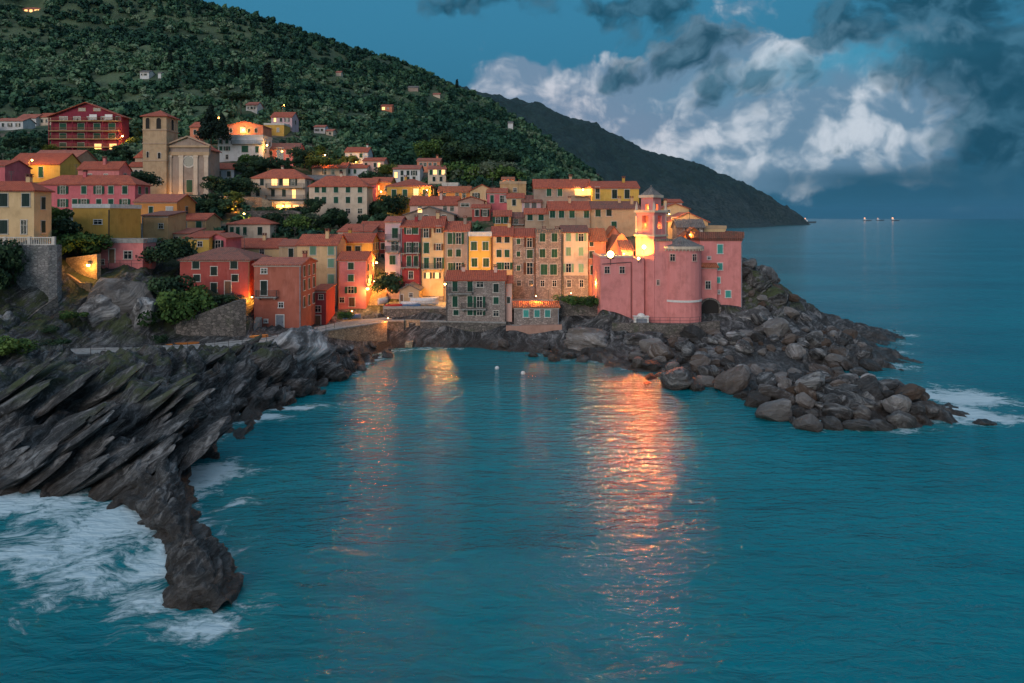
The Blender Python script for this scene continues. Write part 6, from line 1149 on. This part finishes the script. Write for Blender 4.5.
lit = t.ss(-.22, .98, t.m('ADD', t.m('MULTIPLY', hi, .72), t.m('MULTIPLY', top, .80)))
ccol = t.mix(lit, (.105, .195, .285), (.46, .51, .57)); pinkish = blob(560, 120, 130, 60, .9)
ccol = t.mix(t.m('MULTIPLY', pinkish, .75, 0, True), ccol, t.mix(lit, (.17, .215, .305), (.46, .435, .48)))
skyc = t.mix(t.m('MULTIPLY', bm, .95), skyc, ccol)
# dark clouds
Dk = blobs([(615, 8, 85, 24, 1.5), (690, 52, 72, 17, .72), (655, 72, 52, 17, .6), (608, 71, 24, 13, .6), (450, 2, 55, 15, 1.5), (740, 85, 40, 20, .45), (930, 20, 110, 34, 1.05), (830, 15, 40, 22, .5), (1000, 90, 70, 60, 1.0), (950, 60, 30, 25, .4), (830, 52, 40, 8, .6), (900, 150, 140, 16, .35), (760, 112, 26, 12, .3), (1040, 150, 70, 40, .8), (700, 105, 40, 16, .35), (870, 90, 60, 14, .2)])
dm = t.ss(.22, .82, t.m('ADD', Dk, t.m('MULTIPLY', t.m('SUBTRACT', bil, .5), 1.7)))
dcol = t.mix(t.ss(-.35, .55, t.m('ADD', t.m('MULTIPLY', rel, 1.6), t.m('SUBTRACT', bil2, .5))), (.008, .050, .085), (.042, .125, .190))
skyc = t.mix(t.m('MULTIPLY', dm, .92), skyc, dcol)
ab = lambda e0, e1, e2, e3: t.m('MULTIPLY', t.ss(e0, e1, el), t.ss(e3, e2, el))
bandm = t.m('MULTIPLY', t.m('MULTIPLY', ab(.012, .034, .05, .075), t.ss(.25, .5, waz)), t.m('ADD', .35, n2d(comb(az, t.m('MULTIPLY', el, 5.)), 5., 5.)))
skyc = t.mix(t.m('MULTIPLY', bandm, .85), skyc, (.016, .075, .125))
gap = t.m('MULTIPLY', blob(845, 76, 95, 11, 1.2), t.m('SUBTRACT', 1., t.m('MULTIPLY', dm, .7)), 0, True)
skyc = t.mix(t.m('MULTIPLY', gap, .75), skyc, (.045, .235, .36))
# high overcast all round, behind the camera the afterglow shows through
ov = t.m('MULTIPLY', t.ss(.42, .7, fine), t.m('SUBTRACT', 1., front)); skyc = t.mix(t.m('MULTIPLY', ov, .7), skyc, (.42, .40, .46))
skyc = t.mix(t.m('MULTIPLY', t.ss(.72, 1.1, el), .9), skyc, (.48, .60, .72))
bg = t.n.new('ShaderNodeBackground'); t.l.new(skyc, bg.inputs[0]); bg.inputs[1].default_value = 1.
ow = t.n.new('ShaderNodeOutputWorld'); t.l.new(bg.outputs[0], ow.inputs[0])
sl = bpy.data.lights.new('sun', 'SUN'); sl.energy = .98; sl.angle = R(35); sl.color = (1., .80, .74); so = bpy.data.objects.new('sun', sl); COL.objects.link(so)
a, e = R(SUN_AZ), R(SUN_EL); to = Vector((math.sin(a)*math.cos(e), math.cos(a)*math.cos(e), math.sin(e))); so.rotation_euler = to.to_track_quat('Z', 'Y').to_euler()
cy = SC.cycles; cy.use_denoising = True; cy.max_bounces = 5; cy.diffuse_bounces = 3; cy.glossy_bounces = 3; cy.transmission_bounces = 2; cy.sample_clamp_indirect = 6.; cy.caustics_reflective = False; cy.caustics_refractive = False

def hz(t, b, out):
    t.n.remove(b); v = t.n.new('ShaderNodeVolumePrincipled'); v.inputs['Color'].default_value = (.35, .70, .95, 1); v.inputs['Density'].default_value = HAZE; v.inputs['Anisotropy'].default_value = .55; t.l.new(v.outputs[0], out.inputs['Volume'])
HAZE = .000022
mat('haze_air', hz); m = MB(); m.box(-24500, 24500, -6500, 26500, -90, 420); o = m.build('haze', 'haze_air'); o['kind'] = 'stuff'; tag(o, 'thin blue evening haze over the sea and hills', 'haze')
